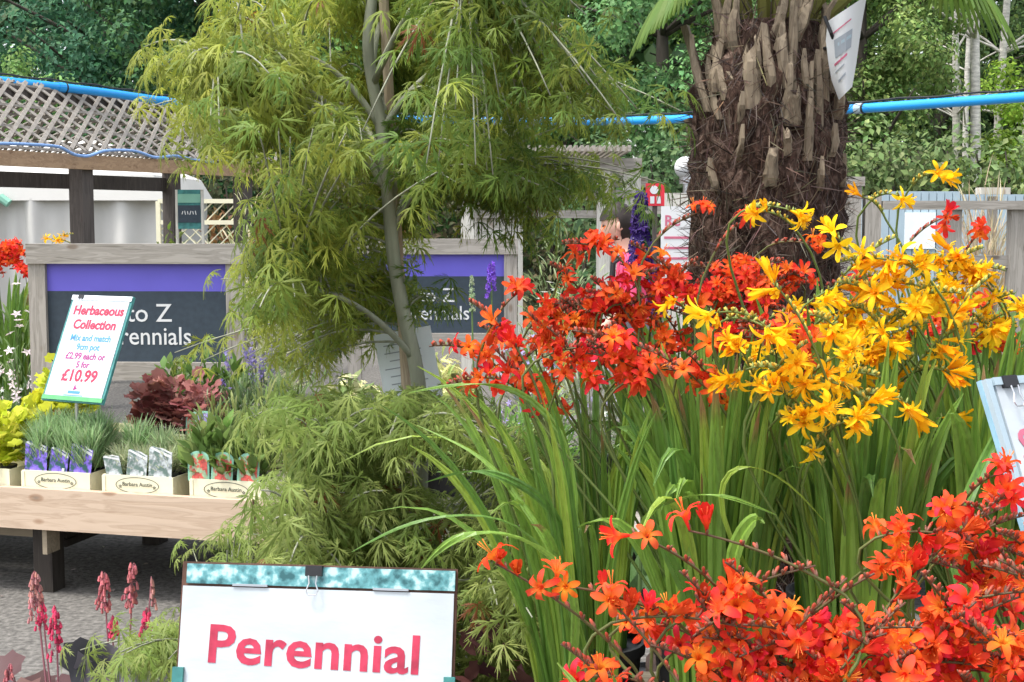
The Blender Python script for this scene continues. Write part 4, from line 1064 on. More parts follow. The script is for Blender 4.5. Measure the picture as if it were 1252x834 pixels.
maple('low mounded cut leaved maple with dull olive foliage behind the perennial board', [(lowp, 330, .22), (tuft, 18, .1), ([(318, 600), (420, 560), (430, 680), (300, 690)], 55, .15)], lt, np.linspace(.016, .007, 30), 2.62, 12, (lt[0][0], lt[0][1] - .1, 0),
      (.17, .25, .05), (.36, .40, .12), .046)
st = MB(); a = np.array(PX(462, -120, 2.97)); b = np.array(PX(517, 820, 2.97)); b2 = b + (b - a) / (a[2] - b[2]) * (b[2] - .02)
st.tube([a, b, b2], .011, 8)
tagp(st.build('wooden_stake', 'stake'), 'thin brown stake tied along the maple trunk', 'stake')
c0 = PX(499, 447, 3.03); F4 = Matrix.Translation(c0) @ Matrix.Rotation(math.radians(90), 4, 'X') @ Matrix.Rotation(math.radians(10), 4, 'Z')
t = thing('care_card', 'pale plastic care card hanging behind the maple trunk', 'card', c0)
mbF(F4, c0).bx((0, 0, 0), (.125, .155, .003)).build('card', 'pale_sheet', t)
q = mbF(F4, c0)
for k in range(7): q.bx((-.01 + .004 * (k % 3), .05 - k * .017, .0022), (.07 + .01 * (k % 2), .0022, .001))
q.build('print_lines', 'grey_ink', t)

# ================================================================== palm
PYc = 3.32; pc = PX(938, 200, PYc); PXc = pc.x
pm = thing('palm_tree', 'shaggy brown fan palm trunk with cut leaf stubs above the red flowers', 'palm', (PXc, PYc, 0))
kk = PYc / F; zs = np.linspace(.05, PX(0, 30, PYc).z, 60); ns = 48; V = []
for z in zs:
    f = np.interp(z, [0, 1.2, 1.55, 1.8, zs[-1]], [.155, .165, .175, .168, .115])
    for k in range(ns):
        a = k * 2 * math.pi / ns
        rr = f * (1 + .05 * math.sin(a * 7 + z * 31) + .04 * math.sin(a * 13 - z * 57) + .05 * rng.normal() * .6); V.append((rr * math.cos(a), rr * math.sin(a), z))
Fc = [(i * ns + k, i * ns + (k + 1) % ns, (i + 1) * ns + (k + 1) % ns, (i + 1) * ns + k) for i in range(59) for k in range(ns)]
tm = MB(); tm.add(V, Fc); tm.build('trunk', 'fibre', pm, smooth=True)
# loose fibres
n = 8000; r = np.random.default_rng(33); a = r.uniform(0, 6.28, n); z = r.uniform(.6, zs[-1] + .02, n); f = np.interp(z, [0, 1.2, 1.55, 1.8, zs[-1]], [.155, .165, .175, .168, .115])
rad = np.stack([np.cos(a), np.sin(a), np.zeros(n)], 1); tan = np.stack([-np.sin(a), np.cos(a), np.zeros(n)], 1)
ax = rad * r.uniform(.15, .6, (n, 1)) + tan * r.normal(size=(n, 1)) * .6 + np.array((0, 0, 1)) * r.normal(size=(n, 1)) * .9
c = vary((.07, .045, .035), n, .4, r, (.28, .21, .16), .35)
lc = rad * (f * .97)[:, None]; lc[:, 2] = z
scatter('fibres', NEV * (.75, 1, 1), NEF, lc, frames(ax, rad), r.uniform(.035, .085, n), c, 'leaf', pm)
stubs = [(880, 128, 872, 66, 14, -.6), (872, 150, 862, 80, 12, -.4), (915, 100, 912, 55, 9, -.1), (942, 150, 948, 75, 13, .3), (1003, 118, 1003, 62, 11, .1), (975, 150, 973, 95, 10, -.2), (890, 200, 893, 168, 10, .1), (945, 195, 942, 165, 13, .1), (868, 118, 875, 62, 16, -.5), (905, 130, 868, 66, 18, -.2), (908, 140, 903, 72, 26, .0), (930, 115, 920, 47, 16, -.15), (952, 122, 938, 60, 22, -.25), (951, 160, 950, 122, 24, 0), (970, 200, 970, 138, 14, 0), (968, 118, 965, 80, 12, 0), (984, 160, 982, 80, 14, .1), (992, 130, 992, 48, 14, .2),
         (1010, 150, 1012, 120, 18, .2), (1000, 195, 1004, 165, 14, .3), (895, 160, 893, 130, 12, -.2), (862, 140, 842, 55, 14, -.5), (955, 60, 975, 8, 22, .2), (935, 58, 945, 10, 18, 0), (925, 230, 925, 195, 22, 0), (868, 235, 860, 205, 14, 0), (1020, 230, 1020, 200, 12, 0), (985, 235, 985, 205, 12, 0)]
for (x0, y0, x1, y1, wd, cv) in stubs:
    def surf(px, py, off):
        p = PX(px, py, PYc); X = np.clip(p.x - PXc, -.175, .175); R_ = np.interp(p.z, [0, 1.2, 1.55, 1.8, zs[-1]], [.155, .165, .175, .168, .12]); d = math.sqrt(max(R_ * R_ - X * X, .0005)); return np.array((p.x - PXc, -d - off, p.z))
    A = surf(x0, y0, -.004); Bq = surf(x1, y1, .022); mid = (A + Bq) / 2 + (cv * .03, -.018, 0); k = wd * kk / 2 * .74
    c_ = curve3(A, mid * .6 + A * .4, mid * .6 + Bq * .4, Bq, 6); s_ = MB(); V = []
    for i, p in enumerate(c_):
        ww = k * (1.2 - .35 * i / 5 + .12 * math.sin(i * 2.3 + wd)); hh = .008 + .004 * math.sin(i + x0)
        for (sx, sy) in ((-1, .3), (-.6, -1), (.6, -1), (1, .3), (.3, .6), (-.3, .6)): V.append(p + (sx * ww, sy * hh, (.020 * math.sin(sx * 5 + wd * 3) if i == 5 else 0)))
    Fc = [(i * 6 + j, i * 6 + (j + 1) % 6, (i + 1) * 6 + (j + 1) % 6, (i + 1) * 6 + j) for i in range(5) for j in range(6)] + [tuple(30 + j for j in range(6))]
    s_.add(V, Fc); s_.build('leaf_stub', 'stub', pm)
rs_ = np.random.default_rng(5)
for k in range(14):                                                     # stubs round the other sides
    a = math.radians(20 + k * 140 / 13.); z = rs_.uniform(1.45, 1.85); d = np.array((math.cos(a), math.sin(a), 0)); s_ = MB()
    s_.beam(d * .165 + (0, 0, z), d * .20 + (0, 0, z + .11), .03, .016, up=d); s_.build('leaf_stub', 'stub', pm)


for k in range(11):                                                     # upright old leaf bases below the crown
    a = math.radians(rs_.uniform(-172, -8)); z = rs_.uniform(1.80, zs[-1] - .03); d = np.array((math.cos(a), math.sin(a), 0)); R0 = np.interp(z, [0, 1.2, 1.55, 1.8, zs[-1]], [.155, .165, .175, .168, .115]); L = rs_.uniform(.09, .17); s_ = MB(); wd = rs_.uniform(.008, .014)
    c_ = curve3(d * (R0 - .01) + (0, 0, z), d * (R0 + .005) + (0, 0, z + L * .4), d * (R0 + rs_.uniform(-.02, .02)) + (0, 0, z + L * .7), d * (R0 + rs_.uniform(-.04, .03)) + (0, 0, z + L), 6)
    s_.tube(c_, wd * np.array([1, 1.1, 1, .9, .8, .55]), 5); s_.build('leaf_stub', 'stub', pm)


def frond(az, el, plen, fan, droop, seed):
    r = np.random.default_rng(seed); d = np.array((math.cos(az) * math.cos(el), math.sin(az) * math.cos(el), math.sin(el))); b = np.array((math.cos(az) * .06, math.sin(az) * .06, zs[-1] - .05))
    e = b + d * plen - np.array((0, 0, droop * plen * .35)); c = curve3(b, b + d * plen * .35, b + d * plen * .7, e, 9)
    m = MB(); m.tube(c, np.linspace(.016, .008, 9), 6, col=np.linspace((.22, .2, .05), (.16, .22, .05), 9))
    ax = nrm(c[-1] - c[-2]); side = nrm(np.cross(ax, (0, 0, 1))); upn = np.cross(side, ax)
    for k in range(30):
        t_ = (k / 29 - .5) * 2; an = t_ * 1.75; dr = ax * math.cos(an) + side * math.sin(an); L = fan * (1 - .25 * abs(t_)) * r.uniform(.92, 1.05)
        q = [e]; col = vary((.13, .22, .04), 1, .15, r)[0]
        for j in range(1, 7): s_ = j / 6; q.append(e + dr * L * s_ - np.array((0, 0, 1)) * L * (.55 + droop * .3) * s_ ** 2.4 + upn * .03 * s_)
        q = np.array(q); wv = nrm(np.cross(dr, upn)); V = []
        for j in range(7):
            wd = .014 * (1 - (j / 6) ** 2) + .0015
            V += [q[j] - wv * wd, q[j] + upn * .005, q[j] + wv * wd]
        Fq = []
        for j in range(6): Fq += [(3 * j, 3 * j + 1, 3 * j + 4, 3 * j + 3), (3 * j + 1, 3 * j + 2, 3 * j + 5, 3 * j + 4)]
        m.add(V, Fq, col)
    return m


for k, (az, el, pl, fn, dr) in enumerate(((-12, 80, .62, .24, .4), (205, 82, .62, .22, .4), (-60, 74, .55, .45, .4), (-110, 78, .5, .42, .3), (60, 76, .62, .3, .4), (120, 76, .62, .3, .4), (170, 82, .62, .24, .3), (15, 80, .65, .24, .4), (-150, 83, .6, .22, .4), (90, 80, .6, .45, .2), (-85, 84, .6, .4, .2), (250, 82, .55, .24, .3), (-8, 45, .46, .17, 1.0), (184, 62, .30, .13, 1.2), (-48, 74, .5, .2, .6), (200, 82, .45, .3, .8), (-28, 60, .46, .14, 1.0))):
    frond(math.radians(az), math.radians(el), pl, fn, dr, 200 + k).build('frond', 'leaf', pm)
pm_ = MB(); pm_.lathe([(0, .002), (.2, .002), (.26, .36), (.275, .36), (.275, .42), (.25, .42), (.245, .4), (0, .4)], seg=28); pm_.build('pot', 'terracotta', pm)
# banner tied to the palm
t = thing('hanging_banner', 'curled white banner with a small picture tied to the palm trunk', 'banner', PX(1035, 60, 3.25))
cor = [(1008, 28), (1058, -4), (1050, 60), (1027, 122), (1012, 80)]
edge_l = [(1012, 26), (1010, 50), (1013, 75), (1017, 98), (1026, 122)]; edge_r = [(1060, -6), (1055, 22), (1051, 48), (1047, 78), (1042, 106)]
bn = MB(); V = []; nc = 7
for i in range(5):
    for j in range(nc):
        s_ = j / (nc - 1); a = edge_l[i]; b = edge_r[i]; V.append(PX(a[0] + (b[0] - a[0]) * s_, a[1] + (b[1] - a[1]) * s_, 3.13 - .05 * math.sin(s_ * 2.6) + .03 * s_ + .015 * i / 4))
V = np.array(V)
bn.add(V, [(i * nc + j, (i + 1) * nc + j, (i + 1) * nc + j + 1, i * nc + j + 1) for i in range(4) for j in range(nc - 1)])
bn.add(V + (0, .003, 0), [(i * nc + j, i * nc + j + 1, (i + 1) * nc + j + 1, (i + 1) * nc + j) for i in range(4) for j in range(nc - 1)])
sh = bn.build('sheet', 'white', t, world=True, smooth=True)


def bpt(s, v):
    fi = v * 4; i = min(3, int(fi)); q = fi - i; j = min(nc - 2, int(s * (nc - 1))); p = s * (nc - 1) - j
    g_ = lambda a, b: V[a * nc + b]
    return (g_(i, j) * (1 - p) + g_(i, j + 1) * p) * (1 - q) + (g_(i + 1, j) * (1 - p) + g_(i + 1, j + 1) * p) * q - np.array((0, .003, 0))


def bpatch(name, s0, s1, v0, v1, mat, skew=0):
    m = MB(); W_ = []
    for i in range(4):
        for j in range(4): s_ = s0 + (s1 - s0) * j / 3; W_.append(bpt(s_, v0 + (v1 - v0) * i / 3 - skew * (j / 3)))
    m.add(W_, [(i * 4 + j, (i + 1) * 4 + j, (i + 1) * 4 + j + 1, i * 4 + j + 1) for i in range(3) for j in range(3)]); m.build(name, mat, t, world=True)


bpatch('picture', .2, .72, .3, .52, 'grey_ink'); bpatch('picture_band', .3, .7, .36, .40, 'pale_blue')
bpatch('text_line', .15, .6, .58, .61, 'rose_pale', .03); bpatch('text_line', .15, .5, .68, .7, 'grey_ink', .03); bpatch('text_line', .2, .55, .8, .83, 'grey_ink', .04); bpatch('text_line', .15, .65, .2, .22, 'rose_pale', .04)
tie = MB(); tie.tube([PX(1008, 20, 3.12), PX(1016, 40, 3.11), PX(1022, 55, 3.13), PX(1006, 60, 3.2)], .004, 6); tie.build('tie', 'black', t, world=True)

# ================================================================== flower bench and crocosmias
BZ = .56
fb = thing('plant_bench', 'plain timber bench hidden under the bank of crocosmia pots', 'bench', (.55, 2.0, 0))
for k in range(12): MB().box((0, -.78 + k * .142, BZ - .015), (1.5, .13, .03)).build('top_plank', 'pine_grey', fb)
for sx in (-.68, .68):
    for y in (-.72, .72): MB().box((sx, y, (BZ - .03) / 2), (.07, .07, BZ - .03)).build('leg', 'dark_leg', fb)
for y in (-.72, .72): MB().box((0, y, BZ - .08), (1.28, .03, .08)).build('rail', 'pine_grey', fb)

RED_T, RED_B, YEL_T, YEL_B = (.88, .085, .045), (.90, .24, .03), (.94, .62, .018), (.94, .55, .012)


def flower_mesh(name, tip, throat, reflex, nper, cup, seed, pw=1.0):
    r = np.random.default_rng(seed); m = MB(); tip = np.array(tip); throat = np.array(throat)
    m.tube([(0, 0, 0), (0, 0, .15), (0, 0, .38), (0, 0, .46)], [.030, .042, .085, .125], 8, col=np.array([tip * .7, tip, tip * .6 + throat * .4, throat]), cap=False)
    for k in range(nper):
        a = k * 2 * math.pi / nper + r.normal() * .06; ra = np.array((math.cos(a), math.sin(a), 0)); ta = np.array((-math.sin(a), math.cos(a), 0)); V = []; C_ = []
        L = .56 * r.uniform(.9, 1.08); wd = (.145 if k % 2 else .115) * pw * r.uniform(.85, 1.15); rx = reflex * r.uniform(.6, 1.4); tw = .14
        for j in range(6):
            s_ = j / 5; ang = cup + rx * s_ + tw * math.sin(k * 2.7 + s_ * 2); rad = .10 + L * s_ * math.sin(min(ang, 2.2)) * .95; zz = .42 + L * s_ * math.cos(min(ang, 2.6)) - (.0)
            w_ = wd * (.55, .72, .95, 1.0, .86, .36)[j]
            cc = throat * (1 - s_) ** 2.4 + tip * (1 - (1 - s_) ** 2.4)
            for q, dz in ((-1, .02), (0, -.015), (1, .02)): V.append(ra * rad + ta * w_ * q + (0, 0, zz + dz)); C_.append(cc * (1.08 if q == 0 else .97))
        Fq = []
        for j in range(5): Fq += [(3 * j, 3 * j + 1, 3 * j + 4, 3 * j + 3), (3 * j + 1, 3 * j + 2, 3 * j + 5, 3 * j + 4)]
        m.add(V, Fq, np.array(C_))
    for k in range(3):                                                   # stamens
        a = k * 2.1 + .4; m.tube([(0, 0, .3), (.05 * math.cos(a), .05 * math.sin(a), .7), (.11 * math.cos(a), .11 * math.sin(a), .92)], [.01, .009, .018], 4, col=np.clip(throat * 1.05 + .03, 0, .95))
    o = m.build(name, 'petal', None, smooth=True); me = o.data; bpy.data.objects.remove(o); return me


FM = {'red': [flower_mesh('red_flower', RED_T, RED_B, 1.0, 6, .55, 1), flower_mesh('red_flower', (.76, .034, .04), (.85, .13, .02), 1.3, 6, .5, 2), flower_mesh('red_flower', (.82, .065, .025), RED_B, .7, 6, .4, 3), flower_mesh('red_flower', (.72, .035, .03), (.84, .12, .03), .35, 6, .25, 4), flower_mesh('red_flower', (.84, .11, .02), (.9, .34, .03), 1.1, 6, .6, 8), flower_mesh('red_flower', (.62, .05, .02), (.7, .12, .02), .12, 6, .10, 9, .9), flower_mesh('red_flower', RED_T, RED_B, 1.7, 6, .35, 10, .85), flower_mesh('red_flower', (.80, .08, .025), (.86, .28, .03), .6, 6, .5, 11, .9)],
      'yellow': [flower_mesh('yellow_flower', YEL_T, YEL_B, .8, 6, .32, 5, .72), flower_mesh('yellow_flower', YEL_T, (.92, .47, .012), 1.1, 6, .40, 6, .72), flower_mesh('yellow_flower', (.9, .46, .006), YEL_B, .3, 6, .14, 7, .72), flower_mesh('yellow_flower', YEL_T, YEL_B, 1.5, 6, .2, 12, .65), flower_mesh('yellow_flower', (.9, .5, .01), (.85, .36, .01), .1, 6, .06, 13, .6)]}


def crocosmia(label, X, Y, kind, nleaf, hl, spread, spikes, seed, lw=.0128, size=.044, z=BZ, pr=.095, ph=.2, group=None, lean=(0, 0), extra=()):
    """spikes: (head point, direction, flowers, arch length)"""
    r = np.random.default_rng(seed); t = thing('crocosmia_plant', label, 'crocosmia', (X, Y, z), 0, group)
    p = MB(); p.lathe([(0, .002), (pr * .74, .002), (pr * .93, ph * .9), (pr, ph * .9), (pr, ph), (pr * .93, ph), (pr * .9, ph * .93), (0, ph * .93)], seg=22); p.build('pot', 'pot', t)
    m = MB()
    for k in range(nleaf + len(extra)):
        if k < nleaf:
            a = r.uniform(0, 6.28); rb = pr * .65 * math.sqrt(r.random()); b = np.array((rb * math.cos(a), rb * math.sin(a), ph * .93)); L = hl * r.uniform(.72, 1.12)
            out = np.array((math.cos(a), math.sin(a) * .7, 0)) * spread * r.uniform(.2, 1.15) + np.array((lean[0], lean[1], 0)) * r.uniform(.4, 1.3); bend = r.uniform(0, .25) if r.random() < .8 else r.uniform(.4, 1.1)
            e = b + np.array((0, 0, L)) * (1 - .35 * bend) + out * L * (1 + .9 * bend); c = curve3(b, b + (0, 0, L * .38) + out * L * .12, b + (0, 0, L * (.78 + .12 * bend)) + out * L * (.45 + .2 * bend), e, 12)
            wd = lw * r.uniform(.65, 1.25)
        else:
            pts, wd = extra[k - nleaf]; W_ = np.array([PX(*q) for q in pts]) - (X, Y, z); b = np.array((r.uniform(-.04, .04), -.05, ph * .93)); q = np.vstack([b, W_]); tt = np.linspace(0, len(q) - 1, 18); c = np.stack([np.interp(tt, np.arange(len(q)), q[:, j]) for j in range(3)], 1)
            for _ in range(5): c[1:-1] = (c[:-2] + 2 * c[1:-1] + c[2:]) / 4
        tone = r.random(); col = np.array((.10, .22, .04)) * (1 - tone) + np.array((.26, .42, .065)) * tone; dry = r.random() < .16
        if r.random() < .10: col = np.array((.30, .42, .06))
        T_ = np.gradient(c, axis=0); T_ /= np.linalg.norm(T_, axis=1)[:, None]; n_ = len(c)
        fa = r.uniform(-.9, .9); w0 = np.array((math.cos(fa), math.sin(fa), 0)); V = []; C_ = []
        for i in range(n_):
            s_ = i / (n_ - 1); wv = nrm(w0 - T_[i] * w0.dot(T_[i])); nn = np.cross(T_[i], wv)
            w_ = wd * (.62 + .38 * min(1, s_ * 2.5)) * (1 - max(0, (s_ - .45) / .55) ** 2.0) + .0006
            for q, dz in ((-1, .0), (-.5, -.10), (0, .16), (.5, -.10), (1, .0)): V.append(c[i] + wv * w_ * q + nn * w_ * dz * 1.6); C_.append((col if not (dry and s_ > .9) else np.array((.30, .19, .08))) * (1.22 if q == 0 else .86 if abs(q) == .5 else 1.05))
        Fq = [(i * 5 + j, i * 5 + j + 1, (i + 1) * 5 + j + 1, (i + 1) * 5 + j) for i in range(n_ - 1) for j in range(4)]
        m.add(V, Fq, np.array(C_))
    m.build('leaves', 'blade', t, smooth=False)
    for (H, D, nf, AL) in spikes:
        H = np.array(H) - (X, Y, z); D = nrm(D); b = np.array((r.uniform(-.04, .04), r.uniform(-.04, .04), ph * .93)); up_ = np.array((0, 0, 1.0))
        s0 = H - D * AL * .8 - up_ * .012; c1 = curve3(b, b + (s0 - b) * (.2, .2, .55), s0 - D * .10 - up_ * .06, s0, 12)
        c2 = curve3(s0, s0 + D * AL * .35 + up_ * .022, s0 + D * AL * .75 + up_ * .018, H + D * AL * .2, 9); c_ = np.vstack([c1, c2[1:]]); nC = len(c_)
        sc_ = np.array((.10, .045, .028)) if kind == 'red' else np.array((.13, .16, .04)); g_ = np.array((.10, .16, .035))
        st_ = MB(); cl = np.array([g_ * (1 - q) + sc_ * q for q in np.linspace(0, 1, nC) ** 1.5]); st_.tube(c_, np.linspace(.0030, .0012, nC), 5, col=cl)
        side = nrm(np.cross(D, up_)); fl = []
        NB = 7
        for k in range(nf + NB):
            q = .04 + .96 * k / (nf + NB)
            if nf <= 4: q = (.72 + .27 * (k + 1) / nf) if k < nf else .08 + .62 * (k - nf) / NB
            i = q * 8; j = min(7, int(i)); p_ = c2[j] * (1 - (i - j)) + c2[j + 1] * (i - j); sg = 1 if k % 2 else -1
            if k < nf:
                if kind == 'red': ax = up_ * r.uniform(-.1, .9) + side * sg * r.uniform(.3, 1.0) + D * r.uniform(-.2, .9) + np.array((0, -.25, 0)) + rdir(1, r)[0] * .45
                else: ax = up_ * r.uniform(-.8, .15) + side * sg * r.uniform(.1, .7) + D * r.uniform(.4, 1.2) + np.array((0, -.12, 0)) + rdir(1, r)[0] * .3
                fl.append((p_, ax, r.random()))
            else:                                                       # closed buds toward the tip
                bd = nrm(up_ * .7 + side * sg * .5 + D * .5); Lb = .017 * (1 - .6 * (k - nf) / 7.); tipc = (np.array((.42, .06, .03)) if kind == 'red' else np.array((.60, .40, .05)))
                st_.tube([p_, p_ + bd * Lb * .3, p_ + bd * Lb * .8, p_ + bd * Lb], [.0012, .0018, .0021, .0006], 5, col=np.array([sc_ * 1.5, sc_ * 2, tipc, tipc]))
            bd = nrm(up_ * .6 + side * sg * .6); st_.tube([p_, p_ + bd * .006, p_ + bd * .010], [.0013, .0018, .0007], 5, col=sc_ * 1.6)
        so_ = st_.build('flower_spike', 'stem', t, smooth=True)
        for (p_, ax, q) in fl:
            k = int(q * 97) % len(FM[kind]); o = bpy.data.objects.new('flower', FM[kind][k]); COL.objects.link(o); o.parent = so_; o.location = p_
            o.rotation_mode = 'QUATERNION'; o.rotation_quaternion = Vector(ax).to_track_quat('Z', 'Y') @ Quaternion((0, 0, 1), r.uniform(0, 6.28)); s_ = size * r.uniform(.72, 1.2); o.scale = (s_, s_, s_ * r.uniform(.95, 1.2))
    return t


PL = {}


def plan(key, label, px, Y, kind, **kw): PL[key] = dict(label=label, X=(px - CX) / F * Y if px > 20 else px, Y=Y, kind=kind, spikes=[], kw=kw)


# plants: X in metres
plan('a1', 'red crocosmia at the front whose sprays hang towards the perennial board', .17, 1.46, 'red', nleaf=12, hl=.24, spread=.5, seed=301)
plan('a2', 'front red crocosmia in the middle of the bottom edge', .38, 1.46, 'red', nleaf=14, hl=.22, spread=.5, seed=302)
plan('a3', 'front red crocosmia in the bottom right corner', .59, 1.46, 'red', nleaf=14, hl=.22, spread=.5, seed=303)
plan('b1', 'red crocosmia reaching up before the pale blue framed board', .68, 1.78, 'red', nleaf=6, hl=.30, spread=.35, seed=304)
plan('c0', 'red crocosmia at the outer end with arching leaves over the low maple', .10, 2.12, 'red', nleaf=30, hl=.48, spread=.30, seed=305, lean=(-.13, 0), lw=.0075)
plan('c1', 'red crocosmia with broad fanned leaves left of the yellow ones', .31, 2.10, 'red', nleaf=100, hl=.54, spread=.20, seed=306, lean=(-.02, 0))
plan('c2', 'yellow crocosmia in the middle of the bank with nodding flowers low down', .52, 2.10, 'yellow', nleaf=105, hl=.53, spread=.15, seed=307)
plan('c3', 'yellow crocosmia beside the pale blue framed board', .735, 2.12, 'yellow', nleaf=64, hl=.53, spread=.18, seed=308, lean=(.05, 0))
plan('d0', 'red crocosmia behind the arching leaves, nearest to the maple trunk', .14, 2.42, 'red', nleaf=34, hl=.5, spread=.3, seed=309, lean=(-.10, 0), lw=.009)
plan('d1', 'red crocosmia thick with flowers just below the purple delphinium', .34, 2.42, 'red', nleaf=50, hl=.52, spread=.2, seed=310)
plan('d2', 'yellow crocosmia standing highest in front of the palm trunk', .56, 2.42, 'yellow', nleaf=46, hl=.60, spread=.18, seed=311)
plan('d3', 'yellow crocosmia with the topmost blooms against the rail fence', .80, 2.42, 'yellow', nleaf=46, hl=.60, spread=.2, seed=312)
plan('e1', 'red crocosmia right at the foot of the palm trunk', .40, 2.74, 'red', nleaf=30, hl=.58, spread=.2, seed=313)
plan('e2', 'red crocosmia in the rear row between the palm and the yellow blooms', .64, 2.74, 'red', nleaf=30, hl=.58, spread=.2, seed=314)
plan('e3', 'red crocosmia in the rear row by the rail fence behind the yellow ones', .92, 2.74, 'red', nleaf=30, hl=.62, spread=.2, seed=315)


srng = np.random.default_rng(4)


def S_(key, px, py, dx, nf, AL=.11, Y=None, dy=-.15, dz=.1):
    p = PL[key]; p['spikes'].append((np.array(PX(px, py, Y or p['Y'])), np.array((dx * srng.uniform(.6, 1), dy + srng.uniform(-.5, .25), srng.uniform(-.15, .75))), int(nf * 1.12) if nf > 4 else nf, AL))


# front reds
for a in ((640, 712, -1, 3, .13), (700, 722, -1, 3, .11), (800, 668, -1, 2, .1), (880, 662, -1, 2, .12), (705, 805, -1, 6, .08), (760, 752, -.8, 4, .1), (850, 720, -.6, 6, .1), (880, 765, .6, 7, .1), (820, 800, -.6, 7, .1), (790, 840, .3, 6, .1), (900, 820, -.3, 7, .1)): S_('a1', *a[:4], a[4] * 1.5, Y=1.5)
for a in ((905, 705, -.8, 6, .1), (960, 705, .8, 8, .12), (1010, 735, .6, 8, .12), (935, 770, -.6, 8, .12), (1040, 722, 1, 5, .12), (1050, 790, .8, 8, .12), (985, 800, -.6, 8, .12), (1040, 840, .4, 8, .1), (950, 840, -.5, 7, .1), (1085, 760, .8, 6, .1)): S_('a2', *a[:4], a[4] * 1.45, Y=1.5)
for a in ((1140, 720, -.6, 8, .12), (1170, 760, .6, 8, .12), (1120, 800, -.8, 8, .12), (1215, 790, .7, 8, .12), (1180, 835, -.4, 8, .1), (1245, 830, .5, 8, .1), (1110, 840, .4, 7, .1), (1230, 740, .8, 8, .12)): S_('a3', *a[:4], a[4] * 1.4, Y=1.5)
for a in ((1165, 625, -.8, 4, .1), (1215, 585, .4, 3, .07), (1230, 640, .8, 7, .12), (1180, 665, -.6, 8, .12), (1240, 680, .6, 8, .12), (1200, 700, -.5, 8, .12), (1160, 690, -.9, 5, .1)): S_('b1', *a, Y=1.74)
# left outer sprays
for a in ((540, 425, -1, 6, .11), (585, 378, -.9, 6, .10), (560, 470, -.9, 6, .1), (615, 440, -.7, 6, .11), (625, 368, .7, 4, .08)): S_('c0', *a, Y=2.15)
for a in ((595, 405, -.8, 5, .1), (640, 465, -.7, 6, .1), (655, 395, -.8, 7, .1), (690, 372, .8, 6, .1), (680, 330, -.8, 6, .1), (700, 300, -.9, 6, .1), (745, 297, .9, 5, .1), (655, 430, .6, 4, .08)): S_('d0', *a, Y=2.42)
r = np.random.default_rng(77)
band = [(690, 330), (760, 312), (850, 312), (930, 312), (975, 320), (1000, 345), (960, 410), (880, 445), (800, 455), (720, 450), (670, 400)]
for (a, b) in sample(band, 46, r):
    k = 'c1' if b > 385 else ('d1' if a < 830 else 'e1'); S_(k, a, b + 6, r.choice((-1, 1)) * r.uniform(.5, 1), int(r.integers(5, 8)), r.uniform(.10, .14))
for a in ((850, 264, 1, 4, .1), (905, 275, .7, 3, .08), (845, 325, .6, 5, .09), (780, 305, -.7, 6, .1)): S_('d1', *a)
for a in ((985, 300, .7, 4, .1), (930, 330, .5, 8, .11), (895, 350, -.6, 8, .11), (980, 350, .7, 7, .1)): S_('e1', *a)
for a in ((1000, 410, .6, 7, .1), (940, 425, -.6, 7, .1), (1060, 430, .5, 6, .1), (980, 480, .4, 5, .1), (1075, 350, .6, 5, .1), (1020, 350, -.6, 6, .1)): S_('e2', *a)
for a in ((1150, 270, .7, 4, .09), (1195, 290, .7, 4, .08), (1190, 390, .5, 8, .11), (1235, 370, .8, 7, .11), (1215, 410, -.6, 7, .1), (1160, 420, -.6, 6, .1)): S_('e3', *a)
# yellow
for a in ((828, 372, -1, 2, .08), (960, 258, .7, 4, .09), (940, 262, -.9, 3, .08), (1030, 375, -.7, 5, .1), (935, 432, -.8, 4, .1)): S_('d2', *a, Y=2.3)
for a in ((912, 455, -.8, 3, .07), (990, 520, -.7, 4, .09), (1030, 520, .6, 4, .08), (1005, 468, -.6, 4, .09), (1060, 460, .6, 5, .1), (1095, 490, .8, 3, .08), (960, 455, .6, 4, .09), (990, 550, -.7, 1, .05), (1000, 390, -.8, 5, .1), (905, 430, -.7, 4, .1), (930, 400, .6, 4, .1), (975, 430, .6, 5, .1), (950, 480, -.7, 3, .09), (1020, 440, .6, 4, .1), (1050, 500, .5, 3, .09), (985, 500, .5, 4, .08), (955, 360, -.7, 4, .1), (880, 385, -.8, 3, .09)): S_('c2', *a, Y=1.97)
for a in ((1045, 320, -.8, 6, .11), (1080, 300, .8, 6, .11), (1110, 350, .6, 6, .11), (1060, 385, -.7, 6, .11), (1120, 400, .7, 6, .11), (1160, 360, .6, 6, .1), (1075, 420, .5, 6, .1), (1110, 445, .5, 5, .1), (1150, 455, .5, 4, .09), (1145, 515, .5, 1, .05), (1040, 350, -.6, 5, .11), (1100, 385, .5, 5, .11), (1180, 400, .6, 5, .1), (1200, 350, .7, 5, .11), (1030, 300, -.7, 4, .1)): S_('c3', *a)
for a in ((1138, 215, .7, 2, .06), (1092, 240, .6, 2, .06), (1060, 245, -.8, 1, .05), (1190, 310, .8, 6, .1), (1215, 330, .9, 6, .1), (1230, 385, .8, 4, .09), (1170, 325, -.7, 5, .1), (1120, 320, -.6, 6, .11), (1140, 380, .7, 6, .1)): S_('d3', *a)
r = np.random.default_rng(79)
for (a, b) in sample([(840, 750), (940, 715), (1060, 745), (1130, 715), (1260, 690), (1260, 850), (840, 850)], 26, r):
    S_('a2' if a < 1040 else 'a3', a, b, r.choice((-1, 1)) * r.uniform(.4, 1), int(r.integers(5, 8)), r.uniform(.10, .15), Y=r.uniform(1.48, 1.56))
for (a, b) in sample([(1150, 640), (1250, 600), (1260, 720), (1140, 720)], 7, r): S_('b1', a, b, r.choice((-1, 1)) * r.uniform(.4, 1), 6, .12, Y=1.72)
